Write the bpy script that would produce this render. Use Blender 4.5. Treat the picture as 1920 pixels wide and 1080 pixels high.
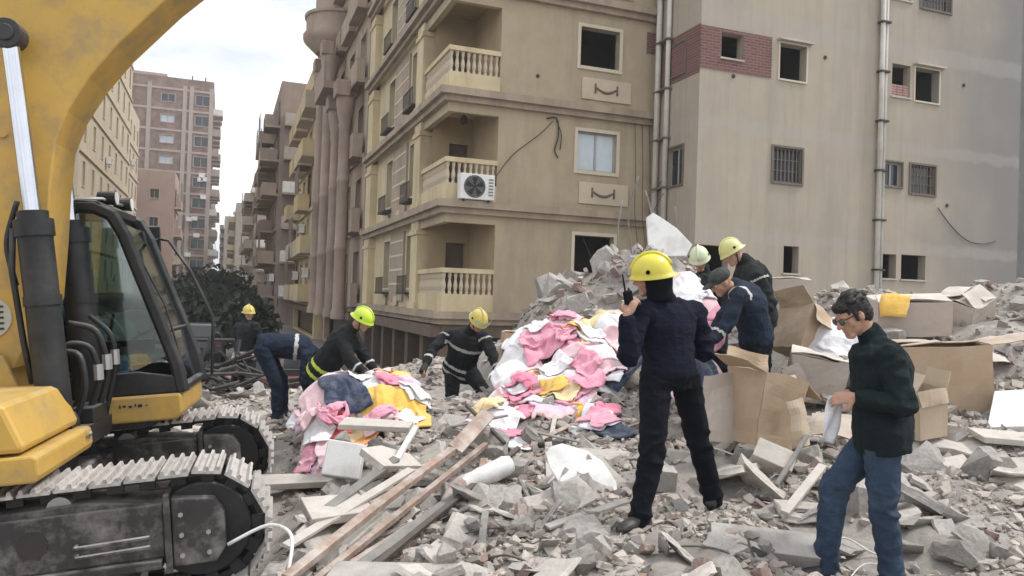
import bpy, bmesh, math, random
import numpy as np
from mathutils import Vector, Matrix, noise as mnoise
for o in list(bpy.data.objects): bpy.data.objects.remove(o)
random.seed(7); rng = np.random.default_rng(7)
S = bpy.context.scene; COL = S.collection
# ---------------------------------------------------------------- camera
cd = bpy.data.cameras.new('camera'); cam = bpy.data.objects.new('camera', cd); COL.objects.link(cam)
cd.sensor_width = 36; cd.lens = 27.0; cd.clip_start = .05; cd.clip_end = 3000
cam.matrix_world = Matrix.Translation((0, 0, 1.6)) @ Matrix.Rotation(math.radians(90) + math.atan(20/1440), 4, 'X') @ Matrix.Rotation(.033, 4, 'Z')
S.camera = cam
# ---------------------------------------------------------------- sky, sun, exposure
SUN_EL, SUN_AZ = math.radians(56), math.radians(86)          # azimuth clockwise from +Y: light from the right
W = bpy.data.worlds.new('World'); S.world = W; W.use_nodes = True
nt = W.node_tree; nt.nodes.clear(); N = nt.nodes.new; Lk = nt.links.new
out = N('ShaderNodeOutputWorld'); bg = N('ShaderNodeBackground'); bg.inputs['Strength'].default_value = .1
sky = N('ShaderNodeTexSky'); sky.sky_type = 'NISHITA'; sky.sun_disc = False
sky.sun_elevation = SUN_EL; sky.sun_rotation = SUN_AZ; sky.dust_density = 3
tc = N('ShaderNodeTexCoord'); mp = N('ShaderNodeMapping'); mp.inputs['Scale'].default_value = (1, 1, 2.6)
n1 = N('ShaderNodeTexNoise'); n1.inputs['Scale'].default_value = 2.3; n1.inputs['Detail'].default_value = 7; n1.inputs['Roughness'].default_value = .55
cr = N('ShaderNodeValToRGB'); cr.color_ramp.elements[0].position = .36; cr.color_ramp.elements[0].color = (.55, .55, .55, 1)
cr.color_ramp.elements[1].position = .54; cr.color_ramp.elements[1].color = (1, 1, 1, 1)
cl = N('ShaderNodeValToRGB'); cl.color_ramp.elements[0].position = .35; cl.color_ramp.elements[0].color = (14.5, 14.8, 15.3, 1)
cl.color_ramp.elements[1].position = .65; cl.color_ramp.elements[1].color = (12.8, 13.2, 14.0, 1)
n2 = N('ShaderNodeTexNoise'); n2.inputs['Scale'].default_value = 3.4; n2.inputs['Detail'].default_value = 5
mx = N('ShaderNodeMix'); mx.data_type = 'RGBA'
Lk(tc.outputs['Generated'], mp.inputs['Vector']); Lk(mp.outputs[0], n1.inputs['Vector']); Lk(mp.outputs[0], n2.inputs['Vector'])
Lk(n1.outputs['Fac'], cr.inputs[0]); Lk(n2.outputs['Fac'], cl.inputs[0])
Lk(cr.outputs[0], mx.inputs['Factor']); Lk(sky.outputs[0], mx.inputs[6]); Lk(cl.outputs[0], mx.inputs[7])
Lk(mx.outputs[2], bg.inputs['Color']); Lk(bg.outputs[0], out.inputs['Surface'])
ld = bpy.data.lights.new('sun', 'SUN'); ld.energy = 2.9; ld.angle = math.radians(11); ld.color = (1, .975, .94)
sun = bpy.data.objects.new('sun', ld); COL.objects.link(sun)
sd = Vector((math.cos(SUN_EL)*math.sin(SUN_AZ), math.cos(SUN_EL)*math.cos(SUN_AZ), math.sin(SUN_EL)))
sun.rotation_euler = sd.to_track_quat('Z', 'Y').to_euler(); sun.location = (8, -4, 30)
S.view_settings.view_transform = 'Standard'; S.view_settings.look = 'None'
S.view_settings.exposure = .03; S.view_settings.gamma = 1
try:
    S.cycles.max_bounces = 6; S.cycles.diffuse_bounces = 3; S.cycles.use_denoising = True; S.cycles.volume_bounces = 0
except Exception: pass

# ---------------------------------------------------------------- helpers
def tag(o, label=None, cat=None, group=None, kind=None):
    if label: o['label'] = label
    if cat: o['category'] = cat
    if group: o['group'] = group
    if kind: o['kind'] = kind
    return o
def empty(name, loc=(0, 0, 0), label=None, cat=None, group=None, mat=None):
    o = bpy.data.objects.new(name, None); COL.objects.link(o); o.empty_display_size = .2
    if mat is not None: o.matrix_world = mat
    else: o.location = loc
    return tag(o, label, cat, group)
def link(name, me, parent=None, loc=None, rot=None, scale=None):
    o = bpy.data.objects.new(name, me); COL.objects.link(o)
    if parent is not None: o.parent = parent
    if loc is not None: o.location = loc
    if rot is not None: o.rotation_euler = rot
    if scale is not None: o.scale = scale
    return o

MATS = {}
def pm(name, col, rough=.85, var=.18, scale=3., bump=.25, bscale=18., metal=0., spec=.4, dirt=None, dirt_amt=.45, dscale=1.5, streak=False, rnd=0., tint=False, coat=0., sheen=0., wave=None, top=0., topc=(.50, .475, .45)):
    m = bpy.data.materials.new(name); m.use_nodes = True; t = m.node_tree; N = t.nodes.new; K = t.links.new
    b = t.nodes['Principled BSDF']; b.inputs['Roughness'].default_value = rough; b.inputs['Metallic'].default_value = metal
    b.inputs['Specular IOR Level'].default_value = spec
    if coat: b.inputs['Coat Weight'].default_value = coat; b.inputs['Coat Roughness'].default_value = .25
    if sheen: b.inputs['Sheen Weight'].default_value = sheen
    tc = N('ShaderNodeTexCoord'); co = tc.outputs['Object']
    a = N('ShaderNodeTexNoise'); a.inputs['Scale'].default_value = scale; a.inputs['Detail'].default_value = 8; a.inputs['Roughness'].default_value = .65
    K(co, a.inputs['Vector'])
    r = N('ShaderNodeValToRGB'); r.color_ramp.elements[0].position = .3; r.color_ramp.elements[1].position = .7
    r.color_ramp.elements[0].color = [c*(1-var) for c in col] + [1]; r.color_ramp.elements[1].color = [min(1, c*(1+var)) for c in col] + [1]
    K(a.outputs['Fac'], r.inputs[0]); c = r.outputs[0]
    if dirt:
        d = N('ShaderNodeTexNoise'); d.inputs['Scale'].default_value = dscale; d.inputs['Detail'].default_value = 7; d.inputs['Roughness'].default_value = .7
        if streak:
            mpn = N('ShaderNodeMapping'); mpn.inputs['Scale'].default_value = (1, 1, .16); K(co, mpn.inputs['Vector']); K(mpn.outputs[0], d.inputs['Vector'])
        else: K(co, d.inputs['Vector'])
        dr = N('ShaderNodeValToRGB'); dr.color_ramp.elements[0].position = .46; dr.color_ramp.elements[1].position = .72
        dr.color_ramp.elements[0].color = (0, 0, 0, 1); dr.color_ramp.elements[1].color = (dirt_amt*1.6,)*3 + (1,)
        K(d.outputs['Fac'], dr.inputs[0]); mm = N('ShaderNodeMix'); mm.data_type = 'RGBA'; K(dr.outputs[0], mm.inputs['Factor']); K(c, mm.inputs[6])
        mm.inputs[7].default_value = (*dirt, 1); c = mm.outputs[2]
    if rnd:
        oi = N('ShaderNodeObjectInfo'); hs = N('ShaderNodeHueSaturation'); mr = N('ShaderNodeMapRange')
        mr.inputs['To Min'].default_value = 1-rnd; mr.inputs['To Max'].default_value = 1+rnd
        K(oi.outputs['Random'], mr.inputs['Value']); K(mr.outputs[0], hs.inputs['Value']); K(c, hs.inputs['Color']); c = hs.outputs[0]
    if tint:
        at_ = N('ShaderNodeAttribute'); at_.attribute_name = 'tint'; mm = N('ShaderNodeMix'); mm.data_type = 'RGBA'; mm.blend_type = 'MULTIPLY'; mm.inputs['Factor'].default_value = 1
        K(c, mm.inputs[6]); K(at_.outputs['Color'], mm.inputs[7]); c = mm.outputs[2]
    if top:                                                     # settled dust on upward faces
        ge = N('ShaderNodeNewGeometry'); sx = N('ShaderNodeSeparateXYZ'); K(ge.outputs['Normal'], sx.inputs[0]); mr = N('ShaderNodeMapRange'); mr.inputs['From Min'].default_value = .25; mr.inputs['From Max'].default_value = .9; K(sx.outputs['Z'], mr.inputs['Value'])
        dn = N('ShaderNodeTexNoise'); dn.inputs['Scale'].default_value = 6; dn.inputs['Detail'].default_value = 6; K(co, dn.inputs['Vector']); dr2 = N('ShaderNodeMapRange'); dr2.inputs['From Min'].default_value = .3; dr2.inputs['From Max'].default_value = .65; dr2.inputs['To Max'].default_value = top; K(dn.outputs['Fac'], dr2.inputs['Value'])
        mu = N('ShaderNodeMath'); mu.operation = 'MULTIPLY'; K(mr.outputs[0], mu.inputs[0]); K(dr2.outputs[0], mu.inputs[1]); mm = N('ShaderNodeMix'); mm.data_type = 'RGBA'; K(mu.outputs[0], mm.inputs['Factor']); K(c, mm.inputs[6]); mm.inputs[7].default_value = (*topc, 1); c = mm.outputs[2]
    K(c, b.inputs['Base Color'])
    if bump:
        e = N('ShaderNodeTexNoise'); e.inputs['Scale'].default_value = bscale; e.inputs['Detail'].default_value = 8; e.inputs['Roughness'].default_value = .7
        if wave:
            mpn = N('ShaderNodeMapping'); mpn.inputs['Scale'].default_value = wave; K(co, mpn.inputs['Vector']); K(mpn.outputs[0], e.inputs['Vector'])
        else: K(co, e.inputs['Vector'])
        bp = N('ShaderNodeBump'); bp.inputs['Strength'].default_value = min(1, bump); bp.inputs['Distance'].default_value = .6/bscale
        K(e.outputs['Fac'], bp.inputs['Height']); K(bp.outputs[0], b.inputs['Normal'])
    MATS[name] = m; return m
def glass(name, tint, gloss=.25):
    m = bpy.data.materials.new(name); m.use_nodes = True; t = m.node_tree; t.nodes.clear(); N = t.nodes.new; K = t.links.new
    o = N('ShaderNodeOutputMaterial'); x = N('ShaderNodeMixShader'); tr = N('ShaderNodeBsdfTransparent'); gl = N('ShaderNodeBsdfGlossy'); fr = N('ShaderNodeFresnel')
    tr.inputs['Color'].default_value = (*tint, 1); gl.inputs['Roughness'].default_value = .06; gl.inputs['Color'].default_value = (.9, .93, .95, 1); fr.inputs['IOR'].default_value = 1.5
    ad = N('ShaderNodeMath'); ad.operation = 'ADD'; ad.inputs[1].default_value = gloss*.3; K(fr.outputs[0], ad.inputs[0])
    K(ad.outputs[0], x.inputs[0]); K(tr.outputs[0], x.inputs[1]); K(gl.outputs[0], x.inputs[2]); K(x.outputs[0], o.inputs['Surface']); MATS[name] = m; return m

class MB:
    """collects faces; build() links them as ONE mesh object"""
    def __init__(s): s.v = []; s.f = []; s.m = []
    def add(s, vs, fs, mi=0):
        k = len(s.v); s.v += [tuple(v) for v in vs]; s.f += [tuple(i+k for i in f) for f in fs]; s.m += [mi]*len(fs); return s
    def quad(s, a, b, c, d, mi=0): return s.add([a, b, c, d], [(0, 1, 2, 3)], mi)
    def box(s, x0, x1, y0, y1, z0, z1, mi=0, M=None, taper=None):
        vs = [Vector((x, y, z)) for z in (z0, z1) for y in (y0, y1) for x in (x0, x1)]
        if taper:
            cx, cy = (x0+x1)/2, (y0+y1)/2
            for i in range(4, 8): vs[i].x = cx+(vs[i].x-cx)*taper; vs[i].y = cy+(vs[i].y-cy)*taper
        if M is not None: vs = [M @ v for v in vs]
        return s.add(vs, [(0, 2, 3, 1), (4, 5, 7, 6), (0, 1, 5, 4), (1, 3, 7, 5), (3, 2, 6, 7), (2, 0, 4, 6)], mi)
    def obox(s, O, A, B, a0, a1, b0, b1, z0, z1, mi=0):
        """box in a frame: origin O, horizontal axes A (along) and B (depth)"""
        vs = [Vector((O[0]+A[0]*a+B[0]*b, O[1]+A[1]*a+B[1]*b, z)) for z in (z0, z1) for b in (b0, b1) for a in (a0, a1)]
        return s.add(vs, [(0, 2, 3, 1), (4, 5, 7, 6), (0, 1, 5, 4), (1, 3, 7, 5), (3, 2, 6, 7), (2, 0, 4, 6)], mi)
    def tube(s, pts, r, n=8, mi=0, caps=True, flat=1.):
        pts = [Vector(p) for p in pts]; rs = r if isinstance(r, (list, tuple)) else [r]*len(pts); rings = []; ref = None
        for i, p in enumerate(pts):
            d = (pts[min(i+1, len(pts)-1)]-pts[max(i-1, 0)])
            d = d.normalized() if d.length > 1e-9 else Vector((0, 0, 1))
            if ref is None: ref = Vector((0, 0, 1)) if abs(d.z) < .9 else Vector((1, 0, 0))
            u = (ref - d*ref.dot(d))
            if u.length < 1e-6: u = Vector((0, 1, 0)) - d*d.y
            u.normalize(); ref = u; w = d.cross(u)
            rings.append([p+(u*math.cos(2*math.pi*k/n)+w*math.sin(2*math.pi*k/n)*flat)*rs[i] for k in range(n)])
        vs = [v for R in rings for v in R]; fs = []
        for i in range(len(rings)-1):
            for k in range(n): fs.append((i*n+k, i*n+(k+1) % n, (i+1)*n+(k+1) % n, (i+1)*n+k))
        if caps: fs.append(tuple(range(n-1, -1, -1))); fs.append(tuple((len(rings)-1)*n+k for k in range(n)))
        return s.add(vs, fs, mi)
    def lathe(s, prof, n=10, O=(0, 0, 0), mi=0):
        vs = []; fs = []
        for r, z in prof:
            for k in range(n): vs.append((O[0]+r*math.cos(2*math.pi*k/n), O[1]+r*math.sin(2*math.pi*k/n), O[2]+z))
        for i in range(len(prof)-1):
            for k in range(n): fs.append((i*n+k, i*n+(k+1) % n, (i+1)*n+(k+1) % n, (i+1)*n+k))
        fs.append(tuple(range(n-1, -1, -1))); fs.append(tuple((len(prof)-1)*n+k for k in range(n)))
        return s.add(vs, fs, mi)
    def prism(s, poly, y0, y1, mi=0, M=None):
        """polygon in x,z extruded along y"""
        k = len(poly); vs = [Vector((p[0], y, p[1])) for y in (y0, y1) for p in poly]
        if M is not None: vs = [M @ v for v in vs]
        fs = [tuple(range(k)), tuple(range(2*k-1, k-1, -1))] + [(i, i+k, (i+1) % k+k, (i+1) % k) for i in range(k)]
        return s.add(vs, fs, mi)
    def mesh(s, name, mats):
        me = bpy.data.meshes.new(name); me.from_pydata(s.v, [], s.f)
        for m in (mats if isinstance(mats, (list, tuple)) else [mats]): me.materials.append(MATS[m] if isinstance(m, str) else m)
        if len(me.materials) > 1: me.polygons.foreach_set('material_index', s.m)
        me.update(); return me
    def build(s, name, mats, parent=None, smooth=False, bevel=0, fixn=True, **kw):
        me = s.mesh(name, mats)
        if fixn or bevel:
            b = bmesh.new(); b.from_mesh(me)
            if fixn: bmesh.ops.recalc_face_normals(b, faces=b.faces)
            b.to_mesh(me); b.free()
        if smooth: me.polygons.foreach_set('use_smooth', [True]*len(me.polygons))
        o = link(name, me, parent, **kw)
        if bevel:
            md = o.modifiers.new('bevel', 'BEVEL'); md.width = bevel; md.segments = 2; md.limit_method = 'ANGLE'; md.angle_limit = math.radians(35)
        if smooth == 'auto':
            for e in me.edges: pass
            try: me.set_sharp_from_angle(angle=math.radians(40))
            except Exception: pass
        return o
# ---------------------------------------------------------------- materials of the place
pm('road', (.16, .15, .14), .9, .2, 2, .3, 30, dirt=(.3, .28, .26), dirt_amt=.5)
pm('rubble_ground', (.335, .305, .275), .95, .32, 5, .9, 26, dirt=(.21, .19, .172), dirt_amt=.55, dscale=2.2)
pm('plaster_brown', (.42, .345, .235), .9, .1, 1.2, .2, 40, dirt=(.25, .2, .15), dirt_amt=.4, dscale=.9, streak=True)
pm('plaster_cream', (.57, .475, .30), .88, .1, 1.5, .2, 40, dirt=(.32, .25, .16), dirt_amt=.4, dscale=1.2, streak=True)
pm('loggia_wall', (.36, .275, .165), .9, .12, 1.2, .15, 40)
pm('ledge', (.36, .29, .215), .9, .15, 2, .3, 30, dirt=(.2, .16, .13), dirt_amt=.5, dscale=1.5, streak=True)
pm('panel_cream', (.52, .44, .325), .88, .08, 2, .15, 40)
pm('frame_cream', (.58, .51, .39), .8, .06, 3, .1, 40)
pm('ornament', (.16, .12, .09), .8, .1, 4, .1, 40)
pm('band', (.485, .435, .37), .92, .1, 2, .25, 40, dirt=(.36, .32, .28), dirt_amt=.5)
pm('brick_patch_mortar', (.40, .25, .22), .95, .2, 9, .4, 40)
pm('grey_cement', (.17, .165, .16), .92, .18, 1.5, .3, 30, dirt=(.1, .1, .1), streak=True)
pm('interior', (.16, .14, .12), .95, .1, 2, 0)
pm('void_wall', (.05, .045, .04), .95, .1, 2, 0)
pm('pipe_white', (.58, .55, .50), .6, .12, 3, .1, 20, dirt=(.28, .24, .2), streak=True)
pm('iron', (.05, .048, .046), .6, .2, 6, .1, 30, metal=.3)
pm('shutter_wood', (.15, .122, .1), .7, .15, 4, .15, 30)
pm('white_paint', (.74, .73, .70), .55, .06, 4, .08, 30, dirt=(.45, .42, .38), dirt_amt=.35)
pm('ac_grille', (.19, .2, .2), .6, .1, 4, 0)
pm('column_stone', (.33, .255, .205), .85, .14, 1.2, .2, 30, dirt=(.2, .15, .12), streak=True)
pm('stone_brown', (.38, .30, .225), .88, .14, .8, .2, 30, dirt=(.2, .15, .12), streak=True)
pm('yellow_wall', (.54, .42, .24), .88, .1, .6, .15, 20, dirt=(.35, .27, .17), streak=True)
pm('beige_wall', (.47, .395, .285), .88, .1, .6, .15, 20, dirt=(.36, .29, .2), streak=True)
pm('brick_red', (.20, .138, .11), .92, .16, 1.2, .3, 14, dirt=(.42, .29, .24), dirt_amt=.4, dscale=.6)
pm('concrete_frame', (.40, .33, .29), .92, .12, .8, .2, 20)
pm('brown_wall', (.30, .23, .19), .9, .18, .6, .2, 20, dirt=(.19, .15, .13), streak=True)
pm('pink_wall', (.40, .285, .235), .9, .1, .6, .15, 20)
pm('far_wall', (.42, .37, .31), .92, .12, .4, .15, 12, dirt=(.3, .26, .22))
pm('shop_brown', (.13, .095, .07), .75, .2, 2, .15, 20)
pm('pane', (.03, .034, .038), .12, .1, 2, 0, spec=.6)
pm('pane_sky', (.52, .58, .62), .2, .1, 1.5, 0, spec=.6)
pm('frame_alu', (.36, .35, .33), .5, .08, 4, 0)
pm('foliage_dark', (.036, .043, .028), .8, .35, 6, 0, rnd=.1)
pm('bark', (.10, .075, .055), .95, .2, 6, .4, 20)
def tan_material():
    m = pm('tan_wall', (.405, .35, .275), .92, .07, .9, .22, 30, dirt=(.30, .265, .22), dirt_amt=.45, dscale=.7, streak=True)
    t = m.node_tree; b = t.nodes['Principled BSDF']; N = t.nodes.new; K = t.links.new
    old = b.inputs['Base Color'].links[0].from_socket
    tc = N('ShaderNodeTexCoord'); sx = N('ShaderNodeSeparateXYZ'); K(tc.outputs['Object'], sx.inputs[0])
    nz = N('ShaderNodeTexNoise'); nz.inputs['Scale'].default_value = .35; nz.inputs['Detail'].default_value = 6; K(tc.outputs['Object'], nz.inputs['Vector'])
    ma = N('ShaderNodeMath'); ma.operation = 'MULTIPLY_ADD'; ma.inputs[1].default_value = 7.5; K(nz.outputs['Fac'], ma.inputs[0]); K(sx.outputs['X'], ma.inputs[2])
    mr = N('ShaderNodeMapRange'); mr.inputs['From Min'].default_value = 11.2; mr.inputs['From Max'].default_value = 15.6; mr.inputs['To Max'].default_value = .92; K(ma.outputs[0], mr.inputs['Value'])  # soft shade gradient at the right end, mixed into the colour as grey cement
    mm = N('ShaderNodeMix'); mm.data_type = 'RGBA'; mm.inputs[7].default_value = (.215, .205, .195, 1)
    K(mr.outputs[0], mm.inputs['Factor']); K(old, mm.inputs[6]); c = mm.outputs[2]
    # smeared cement bands at the floor slabs, uneven trowelled edges
    n3 = N('ShaderNodeTexNoise'); n3.inputs['Scale'].default_value = 1.6; n3.inputs['Detail'].default_value = 8; K(tc.outputs['Object'], n3.inputs['Vector'])
    for zc, hw in ((4.70, .17), (7.80, .18), (10.80, .26), (13.9, .22)):
        su = N('ShaderNodeMath'); su.operation = 'SUBTRACT'; su.inputs[1].default_value = zc; K(sx.outputs['Z'], su.inputs[0]); ab = N('ShaderNodeMath'); ab.operation = 'ABSOLUTE'; K(su.outputs[0], ab.inputs[0])
        ad = N('ShaderNodeMath'); ad.operation = 'MULTIPLY_ADD'; ad.inputs[1].default_value = .42; K(n3.outputs['Fac'], ad.inputs[0]); K(ab.outputs[0], ad.inputs[2]); m4 = N('ShaderNodeMapRange'); m4.inputs['From Min'].default_value = hw+.14; m4.inputs['From Max'].default_value = hw+.26; m4.inputs['To Min'].default_value = .4; m4.inputs['To Max'].default_value = 0; K(ad.outputs[0], m4.inputs['Value'])
        m5 = N('ShaderNodeMix'); m5.data_type = 'RGBA'; K(m4.outputs[0], m5.inputs['Factor']); K(c, m5.inputs[6]); m5.inputs[7].default_value = (.385, .36, .33, 1); c = m5.outputs[2]
    # dark rain streaks
    mp2 = N('ShaderNodeMapping'); mp2.inputs['Scale'].default_value = (2.2, 2.2, .12); K(tc.outputs['Object'], mp2.inputs['Vector']); n4 = N('ShaderNodeTexNoise'); n4.inputs['Scale'].default_value = 1.6; n4.inputs['Detail'].default_value = 9; n4.inputs['Roughness'].default_value = .7; K(mp2.outputs[0], n4.inputs['Vector'])
    m6 = N('ShaderNodeMapRange'); m6.inputs['From Min'].default_value = .50; m6.inputs['From Max'].default_value = .78; m6.inputs['To Max'].default_value = .55; K(n4.outputs['Fac'], m6.inputs['Value']); m7 = N('ShaderNodeMix'); m7.data_type = 'RGBA'; K(m6.outputs[0], m7.inputs['Factor']); K(c, m7.inputs[6]); m7.inputs[7].default_value = (.25, .22, .185, 1); K(m7.outputs[2], b.inputs['Base Color'])
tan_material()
def brick_material():
    m = bpy.data.materials.new('brick_patch'); m.use_nodes = True; t = m.node_tree; b = t.nodes['Principled BSDF']; N = t.nodes.new; K = t.links.new
    b.inputs['Roughness'].default_value = .95; tc = N('ShaderNodeTexCoord'); mp = N('ShaderNodeMapping'); mp.inputs['Rotation'].default_value = (math.radians(90), 0, 0)
    br = N('ShaderNodeTexBrick'); br.inputs['Scale'].default_value = 1; br.inputs['Brick Width'].default_value = .25; br.inputs['Row Height'].default_value = .08; br.inputs['Mortar Size'].default_value = .012
    br.inputs['Color1'].default_value = (.19, .085, .075, 1); br.inputs['Color2'].default_value = (.145, .065, .058, 1); br.inputs['Mortar'].default_value = (.21, .15, .13, 1)
    K(tc.outputs['Object'], mp.inputs[0]); K(mp.outputs[0], br.inputs['Vector']); K(br.outputs['Color'], b.inputs['Base Color'])
    bp = N('ShaderNodeBump'); bp.inputs['Strength'].default_value = .6; bp.inputs['Distance'].default_value = .01; K(br.outputs['Fac'], bp.inputs['Height']); bp.invert = True; K(bp.outputs[0], b.inputs['Normal']); MATS['brick_patch'] = m
brick_material()

# ---------------------------------------------------------------- ground and rubble mound
CTRL = np.array([(0,0,0),(-2,1,-.3),(2,1,0),(0,3,-.02),(-1.2,4.5,-.14),(1,4.8,.19),(1.4,5.3,.22),(.85,4.75,.19),(2.1,4.5,-.03),(3.5,4.5,.16),(-3,4,-.5),(-4,6,-.6),(-2,5.3,-.42),(-2,7,-.3),(-2.3,6.2,-.42),
 (-1,6,0),(0,6,.12),(1,6,.27),(2,6,.36),(3.5,6,.4),(5,6,.45),(-.3,7,.28),(1,7,.38),(2.3,7.2,.42),(4,7,.66),(6,7,.8),(-1.6,7.6,.12),(-1.2,8.2,.45),(-.5,8.4,.40),(.3,8.2,.5),(.6,9.2,.98),
 (1,8,.62),(2.6,8.1,.55),(2.3,8.7,.48),(4,8.2,1.2),(5.5,8.5,1.55),(6.5,9.5,2.0),(4.5,10,1.8),(1.3,10,1.35),(.9,11,1.8),(1.5,11.1,2.2),(1.9,11.2,2.4),(2.3,11.0,2.2),(2.8,10,1.2),(3,11.5,1.6),(-.6,10,-.13),(-2.2,9.4,-.27),(-2.9,9.7,-.02),
 (-4.8,14,-.56),(-3.2,8.6,0),(-3.6,11,.05),(-5,9,-.5),(0,12,.85),(2,14,.5),(5,13,1.2),(8,11,1.6),(9,8,1.4),(-1,12.6,.42),(0,16,-.95),(5,17,-.6),(-6,16,-.95),(10,16,-.5),(-8,10,-.7),(-8,4,-.6),(-4,1,-.5),(6,2,.1),(12,6,.6),(14,12,.9),(-10,16,-1.0),(4,19,-1.1),(-3,19,-1.1),(-2,12,.1),(-1.2,11.4,.2),(.3,13.4,.8)])
_ns = [rng.random((64, 64)) for _ in range(6)]
def vnoise(x, y, f, k):
    g = _ns[k]; x = np.asarray(x)*f+31.3; y = np.asarray(y)*f+17.7; i = np.floor(x).astype(int); j = np.floor(y).astype(int); u = x-i; v = y-j
    u = u*u*(3-2*u); v = v*v*(3-2*v); G = lambda a, b: g[a % 64, b % 64]
    return (G(i, j)*(1-u)+G(i+1, j)*u)*(1-v)+(G(i, j+1)*(1-u)+G(i+1, j+1)*u)*v-.5
def terrain(x, y, fine=True):
    x = np.asarray(x, float); y = np.asarray(y, float); sh = x.shape; X = x.ravel()[:, None]; Y = y.ravel()[:, None]
    out = np.zeros(X.shape[0])
    for a in range(0, X.shape[0], 20000):
        d2 = (X[a:a+20000]-CTRL[:, 0])**2+(Y[a:a+20000]-CTRL[:, 1])**2; w = 1/(d2+.10)**1.9
        out[a:a+20000] = (w*CTRL[:, 2]).sum(1)/w.sum(1)
    z = out.reshape(sh)
    if fine: z = z+.10*vnoise(x, y, 1.3, 0)+.07*vnoise(x, y, 3.1, 1)+.045*vnoise(x, y, 7.3, 2)
    return z
def tz(x, y): return float(terrain(np.array([x]), np.array([y]))[0])
STREET_Z = -1.15
g = MB(); g.quad((-500, -100, STREET_Z), (500, -100, STREET_Z), (500, 800, STREET_Z), (-500, 800, STREET_Z))
tag(g.build('ground', 'road', fixn=False), kind='structure')
def make_terrain():
    xs = np.arange(-13, 16.01, .075); ys = np.arange(-1.5, 19.6, .075); Xg, Yg = np.meshgrid(xs, ys); Z = terrain(Xg, Yg)
    Z = Z+.03*vnoise(Xg, Yg, 13, 3)
    e = np.minimum.reduce([Xg+13, 16-Xg, Yg+1.5, 19.6-Yg]); Z = np.where(e < 1.2, Z*(e/1.2)+(STREET_Z-.06)*(1-e/1.2), Z)
    nx, ny = len(xs), len(ys); V = np.stack([Xg, Yg, Z], -1).reshape(-1, 3); i = np.arange(ny-1)[:, None]*nx+np.arange(nx-1)[None, :]
    Fc = np.stack([i, i+1, i+nx+1, i+nx], -1).reshape(-1, 4); me = bpy.data.meshes.new('rubble_ground')
    me.vertices.add(len(V)); me.vertices.foreach_set('co', V.ravel()); me.loops.add(Fc.size); me.loops.foreach_set('vertex_index', Fc.ravel().astype(np.int32))
    me.polygons.add(len(Fc)); me.polygons.foreach_set('loop_start', np.arange(0, Fc.size, 4, dtype=np.int32)); me.update(calc_edges=True)
    me.polygons.foreach_set('use_smooth', [True]*len(Fc)); me.materials.append(MATS['rubble_ground']); return tag(link('rubble_ground', me), kind='structure')
make_terrain()

# ---------------------------------------------------------------- building helpers
sA = Vector((-.351, .936)); nA = Vector((.936, .351))
def wall_open(mb, O, A, B, a0, a1, z0, z1, ops=(), depth=.25, mi=0, b=0., mr=None):
    """vertical wall on O + A*a at depth b, with openings (a0,a1,z0,z1) and reveals going inward along B"""
    P = lambda a, z, bb=0.: (O[0]+A[0]*a+B[0]*(b+bb), O[1]+A[1]*a+B[1]*(b+bb), z)
    ops = [(max(a0, q[0]), min(a1, q[1]), max(z0, q[2]), min(z1, q[3])) for q in ops]
    ops = [q for q in ops if q[1]-q[0] > .01 and q[3]-q[2] > .01]
    aa = sorted({a0, a1, *[v for q in ops for v in q[:2]]}); zz = sorted({z0, z1, *[v for q in ops for v in q[2:]]})
    for i in range(len(aa)-1):
        for j in range(len(zz)-1):
            ca, cz = (aa[i]+aa[i+1])/2, (zz[j]+zz[j+1])/2
            if any(q[0] < ca < q[1] and q[2] < cz < q[3] for q in ops): continue
            mb.quad(P(aa[i], zz[j]), P(aa[i+1], zz[j]), P(aa[i+1], zz[j+1]), P(aa[i], zz[j+1]), mi)
    for q in ops:
        m2 = mi if mr is None else mr
        mb.quad(P(q[0], q[2]), P(q[0], q[3]), P(q[0], q[3], depth), P(q[0], q[2], depth), m2); mb.quad(P(q[1], q[2]), P(q[1], q[3]), P(q[1], q[3], depth), P(q[1], q[2], depth), m2)
        mb.quad(P(q[0], q[2]), P(q[1], q[2]), P(q[1], q[2], depth), P(q[0], q[2], depth), m2); mb.quad(P(q[0], q[3]), P(q[1], q[3]), P(q[1], q[3], depth), P(q[0], q[3], depth), m2)
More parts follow.
